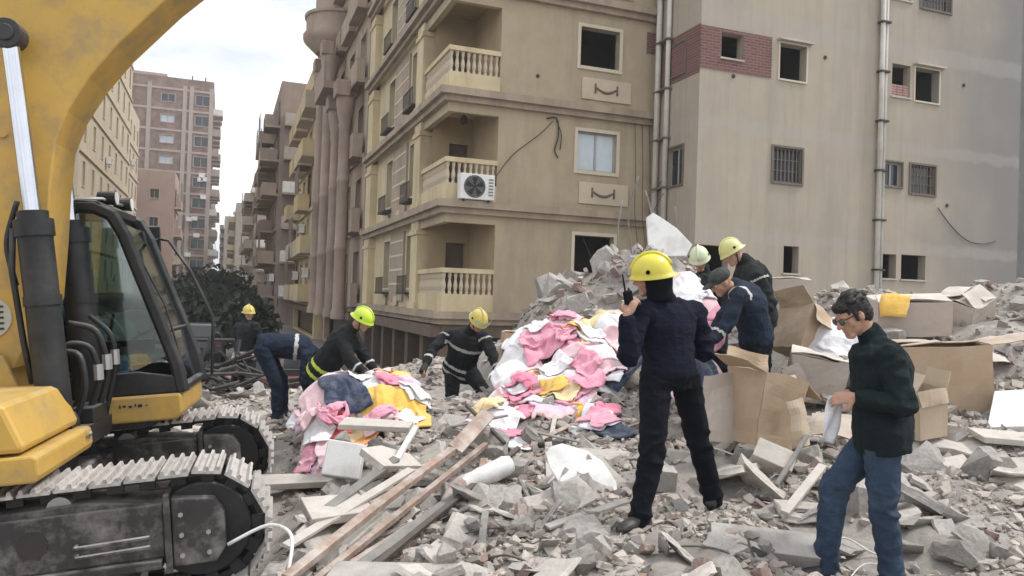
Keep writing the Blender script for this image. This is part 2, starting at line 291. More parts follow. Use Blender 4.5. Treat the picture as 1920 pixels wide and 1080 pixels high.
def window(par, O, A, B, q, frame='frame_cream', fw=.09, pane=None, proud=.035, mull=0, b=0., grille=False, sill=False, inset=.14):
    a0, a1, z0, z1 = q; m = MB()
    if fw:
        m.obox(O, A, B, a0-fw, a0, b-proud, b+.02, z0-fw, z1+fw); m.obox(O, A, B, a1, a1+fw, b-proud, b+.02, z0-fw, z1+fw)
        m.obox(O, A, B, a0, a1, b-proud, b+.02, z1, z1+fw); m.obox(O, A, B, a0, a1, b-proud-.02, b+.02, z0-fw, z0)
    else:
        m.obox(O, A, B, a0-.04, a1+.04, b-.05, b+.12, z0-.05, z0)
    w = m.build('window', frame, par)
    if pane:
        p = MB(); p.obox(O, A, B, a0, a1, b+inset, b+inset+.02, z0, z1); p.build('pane', pane, w)
        if mull:
            k = MB()
            for i in range(1, mull): c = a0+(a1-a0)*i/mull; k.obox(O, A, B, c-.03, c+.03, b+inset-.03, b+inset-.004, z0, z1)
            k.obox(O, A, B, a0, a0+.05, b+inset-.03, b+inset-.004, z0, z1); k.obox(O, A, B, a1-.05, a1, b+inset-.03, b+inset-.004, z0, z1)
            k.obox(O, A, B, a0+.05, a1-.05, b+inset-.03, b+inset-.004, z1-.05, z1); k.obox(O, A, B, a0+.05, a1-.05, b+inset-.03, b+inset-.004, z0, z0+.05)
            k.build('mullion', 'frame_alu', w)
    if grille:
        k = MB(); nb = max(3, int((a1-a0)/.13))
        for i in range(nb+1): c = a0+.03+(a1-a0-.06)*i/nb; k.obox(O, A, B, c-.012, c+.012, b+.01, b+.034, z0, z1)
        for i in range(4): c = z0+.03+(z1-z0-.06)*i/3; k.obox(O, A, B, a0, a1, b+.036, b+.05, c-.012, c+.012)
        k.build('grille', 'shutter_wood', w)
    return w
def FP(O, a, b): return Vector((O[0]+nA[0]*a+sA[0]*b, O[1]+nA[1]*a+sA[1]*b))
ROT_N = math.atan2(nA[1], nA[0])

# ---------------------------------------------------------------- the balconied corner building
K0 = (-1.9, 21.0); LV = [1.1, 4.15, 7.22, 10.35, 13.45]; TOPZ = 16.6; T1 = 6.66; Q1 = 12.4; LT, LQ = 1.46, 2.75
def corner_building():
    e = empty('apartment_building', (K0[0], K0[1], STREET_Z), 'brown and cream corner apartment block with stacked balconies and garland panels', 'building')
    e.rotation_euler.z = ROT_N; par = e
    O, A, B = (0, 0), Vector((1, 0)), Vector((0, 1)); Z0 = -STREET_Z      # local frame: x along the camera-side facade, y up the street
    z_ = lambda z: z+Z0
    wm = MB(); win = []; 
    for L in LV:
        wz = (L+1.27, L+2.42); q = (3.92, 5.2, z_(wz[0]), z_(wz[1])); win.append(q)
    wall_open(wm, O, A, B, LT, T1, z_(LV[0]), z_(TOPZ), win, .25)
    wall_open(wm, O, B, Vector((1, 0)), LQ, Q1, z_(LV[0]), z_(TOPZ), [(a, b_, z_(L+.75), z_(L+2.5)) for L in LV for a, b_ in ((4.2, 5.3), (8.1, 9.2))], .3, 1, b=.18)
    wall_open(wm, (0, Q1), A, B, .18, T1, z_(LV[0]), z_(TOPZ)); wm.quad((T1, 0, z_(LV[0])), (T1, Q1, z_(LV[0])), (T1, Q1, z_(TOPZ)), (T1, 0, z_(TOPZ)))
    wm.quad((LT, 0, z_(TOPZ)), (T1, 0, z_(TOPZ)), (T1, Q1, z_(TOPZ)), (LT, Q1, z_(TOPZ))); wm.quad((.18, LQ, z_(TOPZ)), (LT, LQ, z_(TOPZ)), (LT, Q1, z_(TOPZ)), (.18, Q1, z_(TOPZ)))
    wm.build('wall', ['plaster_brown', 'plaster_cream'], par, fixn=False)
    iw = MB()                                                   # rooms behind the openings
    for i, L in enumerate(LV):
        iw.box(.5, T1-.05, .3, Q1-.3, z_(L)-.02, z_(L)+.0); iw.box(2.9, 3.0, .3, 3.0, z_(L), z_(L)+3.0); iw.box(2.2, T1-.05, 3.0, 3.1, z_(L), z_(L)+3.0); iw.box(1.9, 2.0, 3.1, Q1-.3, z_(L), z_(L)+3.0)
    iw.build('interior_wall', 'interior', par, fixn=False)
    for i, q in enumerate(win):
        window(par, O, A, B, q, fw=.1, pane=('pane_sky' if i == 1 else None), mull=(2 if i == 1 else 0))
    for i, L in enumerate(LV):
        # slab ledge wrapping the corner
        lm = MB()
        for pr, za, zb in ((.30, -.10, .10), (.16, -.26, -.10)):
            lm.box(0, T1+.02, -pr, 0, z_(L)+za, z_(L)+zb); lm.box(-pr, 0, -pr, Q1, z_(L)+za, z_(L)+zb)
        lm.build('ledge', 'ledge', par)
        # loggia
        bm_ = MB(); bm_.box(0, LT, 0, LQ, z_(L)-.12, z_(L)+.02)
        bal = bm_.build('balcony', 'plaster_cream', par)
        m = MB(); zl, zh = z_(L)+2.55, z_(L)+2.80+.04
        m.box(0, LT, 0, .18, zl, zh); m.box(0, .18, .18, LQ, zl, zh); m.build('lintel', 'plaster_brown', bal)
        m = MB(); wall_open(m, (0, 0), A, B, .18, LT, z_(L), z_(L)+2.95, [(.72, 1.34, z_(L), z_(L)+2.15)], .2, b=2.4); m.quad((LT-.004, 0, z_(L)), (LT-.004, 2.4, z_(L)), (LT-.004, 2.4, z_(L)+2.95), (LT-.004, 0, z_(L)+2.95))
        m.quad((.01, .01, z_(L)+2.96), (LT, .01, z_(L)+2.96), (LT, LQ, z_(L)+2.96), (.01, LQ, z_(L)+2.96)); m.build('back_wall', 'loggia_wall', bal, fixn=False)
        m = MB(); m.box(.70, 1.36, 2.62, 2.66, z_(L)+.02, z_(L)+2.15); m.build('door', 'shop_brown', bal)
        m = MB(); m.box(-.02, LT, -.03, .10, z_(L)+.1, z_(L)+.58); m.box(-.02, .10, .10, LQ, z_(L)+.1, z_(L)+.58); m.build('parapet', 'plaster_cream', bal)
        m = MB(); m.box(-.05, LT, -.06, .13, z_(L)+1.16, z_(L)+1.29); m.box(-.05, .13, .13, LQ, z_(L)+1.16, z_(L)+1.29); m.build('rail', 'plaster_cream', bal)
        if i == 0:
            prof = [(.05, 0), (.05, .04), (.035, .07), (.062, .2), (.055, .27), (.03, .40), (.045, .47), (.05, .5), (.05, .58)]
            corner_building.bme = MB().lathe(prof, 7).mesh('baluster', 'panel_cream')
        for k in range(9): link('baluster', corner_building.bme, bal, loc=(.04+k*.165, .035, z_(L)+.58))
        for k in range(1, 16): link('baluster', corner_building.bme, bal, loc=(.04, .035+k*.172, z_(L)+.58))
        # left-facade windows, panels, balconettes
        for a, b_ in ((4.2, 5.3), (8.1, 9.2)):
            q = (a, b_, z_(L)+.75, z_(L)+2.5); w = window(par, O, B, Vector((1, 0)), q, fw=.08, pane='pane', mull=2, b=.18, inset=.2)
            m = MB()
            for k in range(9): c = a-.1+(b_-a+.2)*k/8; m.box(-.12, -.10, c-.01, c+.01, z_(L)+.6, z_(L)+1.12)
            m.box(-.125, -.095, a-.12, b_+.12, z_(L)+1.12, z_(L)+1.15); m.box(-.14, .178, a-.12, b_+.12, z_(L)+.52, z_(L)+.6); m.build('balconette', 'iron', w)
        m = MB(); m.box(.10, .176, 5.6, 7.8, z_(L)+.3, z_(L)+2.7, 0)
        for k in range(4): zz = z_(L)+.85+k*.5; m.box(.085, .10, 5.6, 7.8, zz, zz+.07, 1)
        m.build('wall_panel', ['stone_brown', 'frame_cream'], par)
        for c in (4.75, 8.65, 6.7):
            m = MB(); m.prism([(-.28, .12), (.28, .12), (.28, .34), (.17, .44), (-.17, .44), (-.28, .34)][::-1], -.01, .05)
            oo = m.build('shield_ornament', 'panel_cream', par, loc=(.10, c, z_(L)+.02), rot=(0, 0, -math.pi/2))
        # pillars on the street side
        m = MB(); zt = z_(L)+3.0 if i < len(LV)-1 else z_(TOPZ)
        m.box(-.10, .5, LQ, LQ+.85, z_(L)+.1, zt-.2); m.box(-.15, .55, LQ-.05, LQ+.9, zt-.62, zt-.48); m.box(-.15, .55, LQ-.05, LQ+.9, z_(L)+.1, z_(L)+.3); m.build('pillar', 'plaster_cream', par)
        m = MB(); m.box(-.10, .5, 11.3, Q1, z_(L)+.1, zt-.2); m.box(-.15, .55, 11.25, Q1, zt-.62, zt-.48); m.build('pillar', 'plaster_cream', par)
        # garland panels
        m = MB(); m.box(4.0, 5.62, -.05, 0, z_(L)+.30, z_(L)+.94); gp = m.build('garland_panel', 'panel_cream', par, bevel=.01)
        m = MB(); pts = [(4.42+.72*k/12, -.07, z_(L)+.68-.14*math.sin(math.pi*k/12)) for k in range(13)]
        m.tube(pts, [.02+.02*math.sin(math.pi*k/12) for k in range(13)], 6); m.tube([(4.42, -.07, z_(L)+.78), (4.42, -.07, z_(L)+.5)], .03, 6); m.tube([(5.14, -.07, z_(L)+.78), (5.14, -.07, z_(L)+.5)], .03, 6)
        m.build('garland', 'ornament', gp, smooth=True)
    # ground floor: recessed shops behind piers
    m = MB(); m.box(.9, T1, .9, Q1, 0, z_(LV[0])-.3); m.build('shop_wall', 'shop_brown', par)
    for k in range(7): 
        m = MB(); m.box(.0, .45, k*2.0, k*2.0+.4, 0, z_(LV[0])-.26); m.build('shop_pier', 'shop_brown', par)
    for k in range(1, 4):
        m = MB(); m.box(k*2.05-.2, k*2.05+.2, 0, .42, 0, z_(LV[0])-.26); m.build('shop_pier', 'shop_brown', par)
    for k in range(6):
        m = MB()
        for j in range(14): m.box(.86, .895, k*2+.5, k*2+1.9, j*.14, j*.14+.12)
        m.build('roller_shutter', 'shop_brown', par)
    m = MB(); m.box(-.3, 0, 0, Q1, z_(LV[0])-.62, z_(LV[0])-.30); m.box(0, T1, -.04, .0, z_(LV[0])-.62, z_(LV[0])-.27); m.build('shop_fascia', 'shop_brown', par)
    # small round vent and stains of a removed fitting
    m = MB(); m.tube([(2.6, -.03, z_(8.0)), (2.6, .04, z_(8.0))], .05, 10); m.build('vent_hole', 'void_wall', par)
    m = MB(); m.box(6.12, T1, -.012, 0, z_(9.15), z_(9.8)); m.build('brick_repair', 'brick_patch', par)
    # lantern hanging in the middle balcony
    m = MB(); m.tube([(.75, 1.0, z_(LV[1])+2.95), (.75, 1.0, z_(LV[1])+2.72)], .008, 5); m.lathe([(.02, 0), (.1, .06), (.11, .2), (.06, .27), (.02, .3)], 8, (.75, 1.0, z_(LV[1])+2.43)); m.build('lantern', 'iron', par)
    return e
cb = corner_building()
def air_conditioner():
    e = empty('air_conditioner', (0, 0, 0), 'white air conditioner unit with round fan on the middle balcony ledge', 'air conditioner')
    p = FP(K0, .30, -.40); e.location = (p.x, p.y, 4.27); e.rotation_euler.z = ROT_N
    MB().box(0, .98, 0, .34, 0, .70).build('casing', 'white_paint', e, bevel=.02)
    m = MB(); c = (.40, -.006, .35)
    for k in range(1, 8):
        r = .042*k; m.tube([(c[0]+r*math.cos(a*math.pi/12), c[1]-.01, c[2]+r*math.sin(a*math.pi/12)) for a in range(25)], .007, 4, caps=False)
    m.build('fan_guard', 'iron', e)
    m = MB(); m.tube([(c[0], -.004, c[2]), (c[0], -.001, c[2])], .31, 24); m.build('fan_opening', 'ac_grille', e)
    m = MB(); m.tube([(.40, -.012, .35), (.40, -.004, .35)], .05, 10)
    for k in range(5):
        a = k*2*math.pi/5; m.add([(c[0]+.04*math.cos(a), -.01, c[2]+.04*math.sin(a)), (c[0]+.27*math.cos(a), -.01, c[2]+.27*math.sin(a)), (c[0]+.27*math.cos(a+.6), -.006, c[2]+.27*math.sin(a+.6)), (c[0]+.08*math.cos(a+.8), -.006, c[2]+.08*math.sin(a+.8))], [(0, 1, 2, 3)])
    m.build('fan_blade', 'void_wall', e, fixn=False)
    m = MB()
    for k in range(6): m.box(.80, .93, -.012, 0, .12+k*.085, .16+k*.085)
    m.build('vent_slot', 'ac_grille', e)
    m = MB(); m.box(.1, .14, -.02, .4, -.06, 0); m.box(.8, .84, -.02, .4, -.06, 0); m.build('bracket', 'iron', e)
air_conditioner()

# ---------------------------------------------------------------- the plain-walled building on the right
E0 = (4.96, 21.0)
def tan_building():
    e = empty('apartment_building', (E0[0], E0[1], STREET_Z), 'large plain beige rendered building with small dark windows and a tall drainpipe', 'building'); e.rotation_euler.z = ROT_N
    Z0 = -STREET_Z; z_ = lambda z: z+Z0; O, A, B = (0, 0), Vector((1, 0)), Vector((0, 1)); TW = 12.5
    ops = dict(a=(.67, 1.39, 8.5, 9.2), b=(2.67, 3.62, 8.17, 9.2), c=(6.9, 7.64, 8.2, 9.2), d=(7.84, 8.84, 8.17, 9.2), e=(8.0, 9.25, 11.1, 12.2), f=(2.53, 3.55, 5.2, 6.19), g=(6.68, 7.39, 5.42, 6.16), h=(7.74, 8.76, 5.28, 6.17),
               i=(3.0, 3.54, 2.6, 3.38), j=(6.52, 7.26, 2.6, 3.34), k=(7.46, 8.46, 2.6, 3.36), l=(.02, 1.1, 2.2, 3.26), m=(2.6, 3.6, 11.2, 12.2), n=(6.8, 7.6, 11.2, 12.2))
    Q = {k: (v[0], v[1], z_(v[2]), z_(v[3])) for k, v in ops.items()}
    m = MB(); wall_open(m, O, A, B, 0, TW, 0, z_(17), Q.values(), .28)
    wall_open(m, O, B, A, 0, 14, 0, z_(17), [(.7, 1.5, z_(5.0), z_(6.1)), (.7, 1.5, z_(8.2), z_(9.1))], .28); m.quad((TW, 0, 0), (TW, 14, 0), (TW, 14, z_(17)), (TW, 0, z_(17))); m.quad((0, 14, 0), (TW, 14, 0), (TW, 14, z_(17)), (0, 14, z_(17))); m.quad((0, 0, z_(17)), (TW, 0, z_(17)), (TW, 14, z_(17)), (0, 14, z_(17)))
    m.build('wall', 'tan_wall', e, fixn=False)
    m = MB()
    for zz in (.5, 3.5, 6.6, 9.6, 12.7, 15.7): m.box(.3, TW-.05, .3, 13.9, z_(zz), z_(zz)+.05)
    for t in (2.2, 4.4, 6.3, 9.6): m.box(t, t+.1, .3, 6, .0, z_(17)-.1)
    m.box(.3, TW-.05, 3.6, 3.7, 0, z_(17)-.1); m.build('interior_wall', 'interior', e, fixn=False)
    for k, q in Q.items():
        if k in 'fhe': window(e, O, A, B, q, 'shutter_wood', .06, 'pane', grille=True)
        elif k in 'g': window(e, O, A, B, q, 'shutter_wood', .05, 'pane', mull=2)
        elif k in 'bd': window(e, O, A, B, q, 'frame_cream', .05, None, proud=.02)
        else: window(e, O, A, B, q, 'band', 0, None)
    for q in ((.7, 1.5, z_(5.0), z_(6.1)), (.7, 1.5, z_(8.2), z_(9.1))): window(e, O, B, A, q, 'shutter_wood', .05, 'pane', mull=2)
    # half-bricked window, brick repair patches
    m = MB()
    for r in range(5):
        for c in range(3): m.box(6.92+c*.24+(r % 2)*.0, 7.14+c*.24, .04, .16, z_(8.2)+r*.078, z_(8.2)+r*.078+.066)
    m.build('brick_infill', 'brick_patch_mortar', e)
    m = MB(); wall_open(m, O, A, B, .0, 2.38, z_(8.12), z_(9.30), [Q['a']], .02, b=-.016); m.quad((0, -.016, z_(8.12)), (0, 0, z_(8.12)), (0, 0, z_(9.3)), (0, -.016, z_(9.3))); m.build('brick_repair', 'brick_patch', e, fixn=False)
    m = MB(); m.box(-.014, 0, .0, 2.35, z_(8.0), z_(9.35)); m.build('brick_repair', 'brick_patch', e)
    for c in ((4.3, 9.0), (9.9, 8.9), (9.3, 5.0), (1.1, 8.02)):
        m = MB(); m.tube([(c[0], -.02, z_(c[1])), (c[0], .03, z_(c[1]))], .06, 10); m.build('vent_hole', 'void_wall', e)
    # concrete hoods over two windows
    for k in 'bd':
        q = Q[k]; m = MB(); m.box(q[0]-.1, q[1]+.15, -.16, 0, q[3]+.06, q[3]+.12); m.build('window_hood', 'band', e)
    # tall drainpipe pair with clamps
    m = MB(); m.tube([(6.36, -.13, 0), (6.36, -.13, z_(17))], .075, 10); dp = m.build('drainpipe', 'pipe_white', e, smooth=True)
    m = MB(); m.tube([(6.53, -.11, 0), (6.53, -.11, z_(17))], .05, 10); m.build('drainpipe', 'pipe_white', e, smooth=True)
    for k in range(12): MB().box(6.26, 6.60, -.225, -.02, z_(-.2)+k*1.5, z_(-.2)+k*1.5+.06).build('pipe_clamp', 'iron', dp)
    m = MB(); pts = [(8.9+2.6*k/12, -.02, z_(4.9-.9*k/12-.5*math.sin(math.pi*k/12))) for k in range(13)]; m.tube(pts, .012, 5); m.build('cable', 'iron', e)
tan_building()
def drainpipes():
    e = empty('drainpipe', (0, 0, 0), 'pair of tall pale drainpipes in the corner between the two big buildings', 'drainpipe'); p = FP(K0, 6.30, -.42); e.location = (p.x, p.y, 2.6); e.rotation_euler.z = ROT_N
    MB().tube([(0, 0, .3), (0, 0, 14)], .085, 12).build('pipe', 'pipe_white', e, smooth=True); MB().tube([(.02, -.5, 0), (.02, -.5, 14)], .075, 12).build('pipe', 'pipe_white', e, smooth=True)
    MB().tube([(0, 0, .34), (0, -.2, .26), (.02, -.5, .24)], .07, 8).build('pipe_elbow', 'pipe_white', e, smooth=True)
    for k in range(9): MB().box(-.10, .11, -.62, .12, .9+k*1.45, .95+k*1.45).build('pipe_clamp', 'shutter_wood', e)
    MB().box(-.12, .11, -.64, .13, .38, .5).build('pipe_joint', 'shutter_wood', e)
drainpipes()
def side_building():
    e = empty('apartment_building', (0, 0, 0), 'dark grey building at the right edge behind the beige wall', 'building'); p = FP(E0, 13.1, 2.5); e.location = (p.x, p.y, STREET_Z); e.rotation_euler.z = ROT_N
    m = MB(); ops = [(1, 2, 3+3.1*k, 4.3+3.1*k) for k in range(5)]; O, A, B = (0, 0), Vector((1, 0)), Vector((0, 1))
    wall_open(m, O, A, B, 0, 12, 0, 18, ops, .25); m.quad((0, 0, 0), (0, 10, 0), (0, 10, 18), (0, 0, 18)); m.quad((0, 0, 18), (12, 0, 18), (12, 10, 18), (0, 10, 18)); m.quad((12, 0, 0), (12, 10, 0), (12, 10, 18), (12, 0, 18)); m.build('wall', 'grey_cement', e, fixn=False)
    for q in ops: window(e, O, A, B, q, 'frame_alu', .06, 'pane', mull=2)
side_building()
# ---------------------------------------------------------------- the street beyond
def street_block(label, q0, q1, off, ztop, wall, trim, storeys, bays, side=1, depth=11, z0=1.1, balc=1.0, seed=0, win=(1.0, 1.4), endops=True, acs=4, laundry=0, roof=True, cat='building', endbalc=0):
    """building along the street: q runs up the street, off = where its street face stands (t); side=1 right of the street, -1 left"""
    r = random.Random(seed); p = FP(K0, off, q0); e = empty('apartment_building', (p.x, p.y, STREET_Z), label, cat); e.rotation_euler.z = ROT_N
    Z0 = -STREET_Z; Lq = q1-q0; A = Vector((0, 1)); B = Vector((side, 0)); O = (0, 0); sh = (ztop-z0)/storeys; bw = Lq/bays; ops = []; eops = []
    for k in range(storeys):
        for j in range(bays):
            c = (j+.5)*bw; zz = Z0+z0+k*sh; w_, h_ = win; ops.append((c-w_/2-.2, c+w_/2+.2, zz+.55, zz+.55+h_+.4) if balc else (c-w_/2, c+w_/2, zz+.9, zz+.9+h_))
        if endops:
            for c in (2.2, depth-3): zz = Z0+z0+k*sh; eops.append((c-.5, c+.5, zz+1.0, zz+2.1))
    ops.append((.6, Lq-.6, .1, Z0+z0-.7))
    m = MB(); zt = Z0+ztop; wall_open(m, O, A, B, 0, Lq, 0, zt, ops, .3)
    wall_open(m, O, B, A, 0, depth, 0, zt, eops, .2); m.quad((0, Lq, 0), (side*depth, Lq, 0), (side*depth, Lq, zt), (0, Lq, zt)); m.quad((side*depth, 0, 0), (side*depth, Lq, 0), (side*depth, Lq, zt), (side*depth, 0, zt)); m.quad((0, 0, zt), (side*depth, 0, zt), (side*depth, Lq, zt), (0, Lq, zt))
    m.build('wall', wall, e, fixn=False)
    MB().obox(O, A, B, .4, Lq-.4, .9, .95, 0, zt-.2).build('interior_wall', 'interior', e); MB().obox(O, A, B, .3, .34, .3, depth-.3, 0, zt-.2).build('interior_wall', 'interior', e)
    MB().obox(O, A, B, .6, Lq-.6, .5, .55, .1, Z0+z0-.7).build('shopfront', 'shop_brown', e); MB().obox(O, A, B, 0, Lq, -.5, 0, Z0+z0-.65, Z0+z0-.35).build('shop_fascia', 'shop_brown', e)
    for q in ops[:-1]: window(e, O, A, B, q, trim, .07, 'pane' if r.random() < .8 else 'pane_sky', mull=2, inset=.2)
    for q in eops: window(e, O, B, A, q, trim, .07, 'pane' if r.random() < .8 else 'pane_sky', mull=2)
    for k in range(storeys):
        zz = Z0+z0+k*sh; MB().obox(O, A, B, 0, Lq, -.12, 0, zz-.14, zz+.06).build('ledge', trim, e)
        if not balc: continue
        for j in range(bays):
            if r.random() < .12: continue
            c = (j+.5)*bw; hw = bw*.40; d = balc*r.uniform(.85, 1.1); m = MB(); m.obox(O, A, B, c-hw, c+hw, -d, -.125, zz-.08, zz+.08); b_ = m.build('balcony', trim, e)
            m = MB(); hh = .95; m.obox(O, A, B, c-hw, c+hw, -d, -d+.1, zz+.08, zz+hh); m.obox(O, A, B, c-hw, c-hw+.1, -d+.1, -.125, zz+.08, zz+hh); m.obox(O, A, B, c+hw-.1, c+hw, -d+.1, -.125, zz+.08, zz+hh); m.build('parapet', wall if r.random() < .6 else trim, b_)
            if r.random() < .25:
                m = MB(); m.obox(O, A, B, c-hw+.05, c+hw-.05, -d+.02, -d+.06, zz+hh, zz+sh-.2); m.build('screen', 'shutter_wood', b_)
    for k in range(storeys if endbalc else 0):
        zz = Z0+z0+k*sh
        for c in (1.3, 3.6):
            d = endbalc*r.uniform(.7, 1.1); m = MB(); m.box(c-1.0, c+1.0, -d, -.01, zz-.08, zz+.08); b_ = m.build('balcony', trim, e); m = MB(); m.box(c-1.0, c+1.0, -d, -d+.1, zz+.08, zz+.95); m.box(c-1.0, c-.9, -d+.1, -.01, zz+.08, zz+.95); m.box(c+.9, c+1.0, -d+.1, -.01, zz+.08, zz+.95); m.build('parapet', r.choice([wall, trim, 'far_wall', 'white_paint']), b_)
            if r.random() < .5: MB().box(c-.7, c+.5, -d-.04, -d-.01, zz+.1, zz+.85).build('laundry', r.choice(['pane_sky', 'pink_wall', 'white_paint', 'brown_wall']), b_)
            if r.random() < .4: MB().box(c+.2, c+.9, -d+.12, -.1, zz+1.3, zz+1.9).build('ac_unit', 'white_paint', b_)
    for k in range(acs):
        j = r.randrange(bays); kk = r.randrange(storeys); c = (j+r.choice([.05, .93]))*bw; zz = Z0+z0+kk*sh+r.uniform(.6, 1.6); m = MB(); m.obox(O, A, B, c-.4, c+.4, -.45, -.08, zz, zz+.6); u = m.build('ac_unit', 'white_paint', e); m = MB(); m.obox(O, A, B, c-.3, c+.1, -.46, -.452, zz+.1, zz+.5); m.build('fan_guard', 'iron', u)
    for k in range(laundry):
        j = r.randrange(bays); kk = r.randrange(storeys); c = (j+.5)*bw; zz = Z0+z0+kk*sh+.8; m = MB(); m.obox(O, A, B, c-.6, c+.5, -balc-.14, -balc-.12, zz-.9, zz); m.build('laundry', 'pane_sky', e)
    if roof:
        m = MB(); m.obox(O, A, B, 0, Lq, 0, .2, zt, zt+.9); m.obox(O, A, B, 0, .2, .2, depth, zt, zt+.9); m.build('roof_parapet', wall, e)
    return e
def columned_building():
    e = street_block('brown stone building with tall round columns rising up its street front', 12.6, 25.5, -.1, 20.5, 'stone_brown', 'column_stone', 6, 4, seed=3, balc=.5, endops=False, acs=1)
    Z0 = -STREET_Z
    for q, zt, r in ((1.4, 10.2, .27), (4.2, 10.2, .27), (7.6, 13.8, .32), (11.0, 13.8, .32)):
        m = MB(); m.lathe([(r*1.25, 0), (r*1.25, .3), (r, .45), (r*.97, 3.0), (r*1.08, 3.05), (r*1.08, 3.2), (r*.97, 3.25), (r*.94, 6.0), (r*1.05, 6.05), (r*1.05, 6.2), (r*.94, 6.25), (r*.9, zt+Z0-3.0), (r*1.05, zt+Z0-2.85), (r*.95, zt+Z0-2.7), (r*1.35, zt+Z0-2.2), (r*1.5, zt+Z0-1.9), (r*1.5, zt+Z0-1.6)], 16, (-.75, q, 1.6)); m.build('column', 'column_stone', e, smooth='auto')
        MB().box(-1.25, -.62, q-.5, q+.5, zt+Z0-.001, zt+Z0+.7).build('capital_block', 'column_stone', e, bevel=.06)
    m = MB(); m.lathe([(1.2, 0), (1.75, .5), (1.9, .7), (1.9, .95), (1.75, 1.0), (1.75, 1.8), (1.85, 1.85), (1.85, 2.0)], 20, (-.1, 9.6, 13.8+Z0+.7)); m.build('round_balcony', 'stone_brown', e, smooth='auto')
    m = MB(); m.lathe([(1.2, 0), (1.2, 2.4), (1.8, 2.6), (1.9, 3.0), (.3, 4.0)], 18, (-.1, 10.4, 16.5+Z0)); m.build('turret', 'stone_brown', e, smooth='auto')
    m = MB(); m.box(-1.6, -.13, 2.6, 6.2, 10.9+Z0, 11.2+Z0); m.box(-1.6, -1.48, 2.6, 6.2, 11.2+Z0, 12.1+Z0); m.build('balcony', 'column_stone', e)
columned_building()
street_block('yellow painted apartment block beyond the columned building', 25.8, 40, -.6, 15.4, 'yellow_wall', 'beige_wall', 5, 4, seed=5, balc=.9, acs=5, laundry=1, endops=True)
street_block('brown weathered block crowded with balconies halfway up the street', 44, 62, -1.8, 17.6, 'brown_wall', 'stone_brown', 6, 5, seed=8, balc=1.3, acs=12, laundry=7, endbalc=1.3)
street_block('pale brown block past the crowded brown balconies', 78, 100, -2.4, 15.3, 'far_wall', 'beige_wall', 5, 5, seed=9, balc=1.2, acs=8, laundry=4, endbalc=1.2)
street_block('small far yellow-grey block near the end of the street', 128, 165, -4.0, 16.5, 'far_wall', 'yellow_wall', 6, 8, seed=12, balc=1.2, acs=4)
street_block('distant grey block closing the right side of the street', 185, 250, -6.0, 19, 'far_wall', 'far_wall', 8, 8, seed=13, balc=1.0, acs=0)
street_block('cream apartment block with tall windows behind the excavator cab', 38, 66, -15.0, 30, 'beige_wall', 'yellow_wall', 9, 7, side=-1, seed=21, balc=0, acs=6, win=(.9, 1.7), endops=True)
street_block('lower cream wing stepping down beside the tall cream block', 66.3, 76, -15.2, 19.5, 'beige_wall', 'beige_wall', 6, 3, side=-1, seed=22, balc=0, acs=2, win=(.9, 1.5), endops=False)
street_block('small pink house in front of the brick tower', 80, 88, -11.5, 14.5, 'pink_wall', 'beige_wall', 4, 2, side=-1, seed=23, balc=.8, acs=2, depth=9)
street_block('far pale block glimpsed past the brick tower', 150, 190, -9.0, 22, 'far_wall', 'far_wall', 7, 5, side=-1, seed=25, balc=1.0, acs=0)
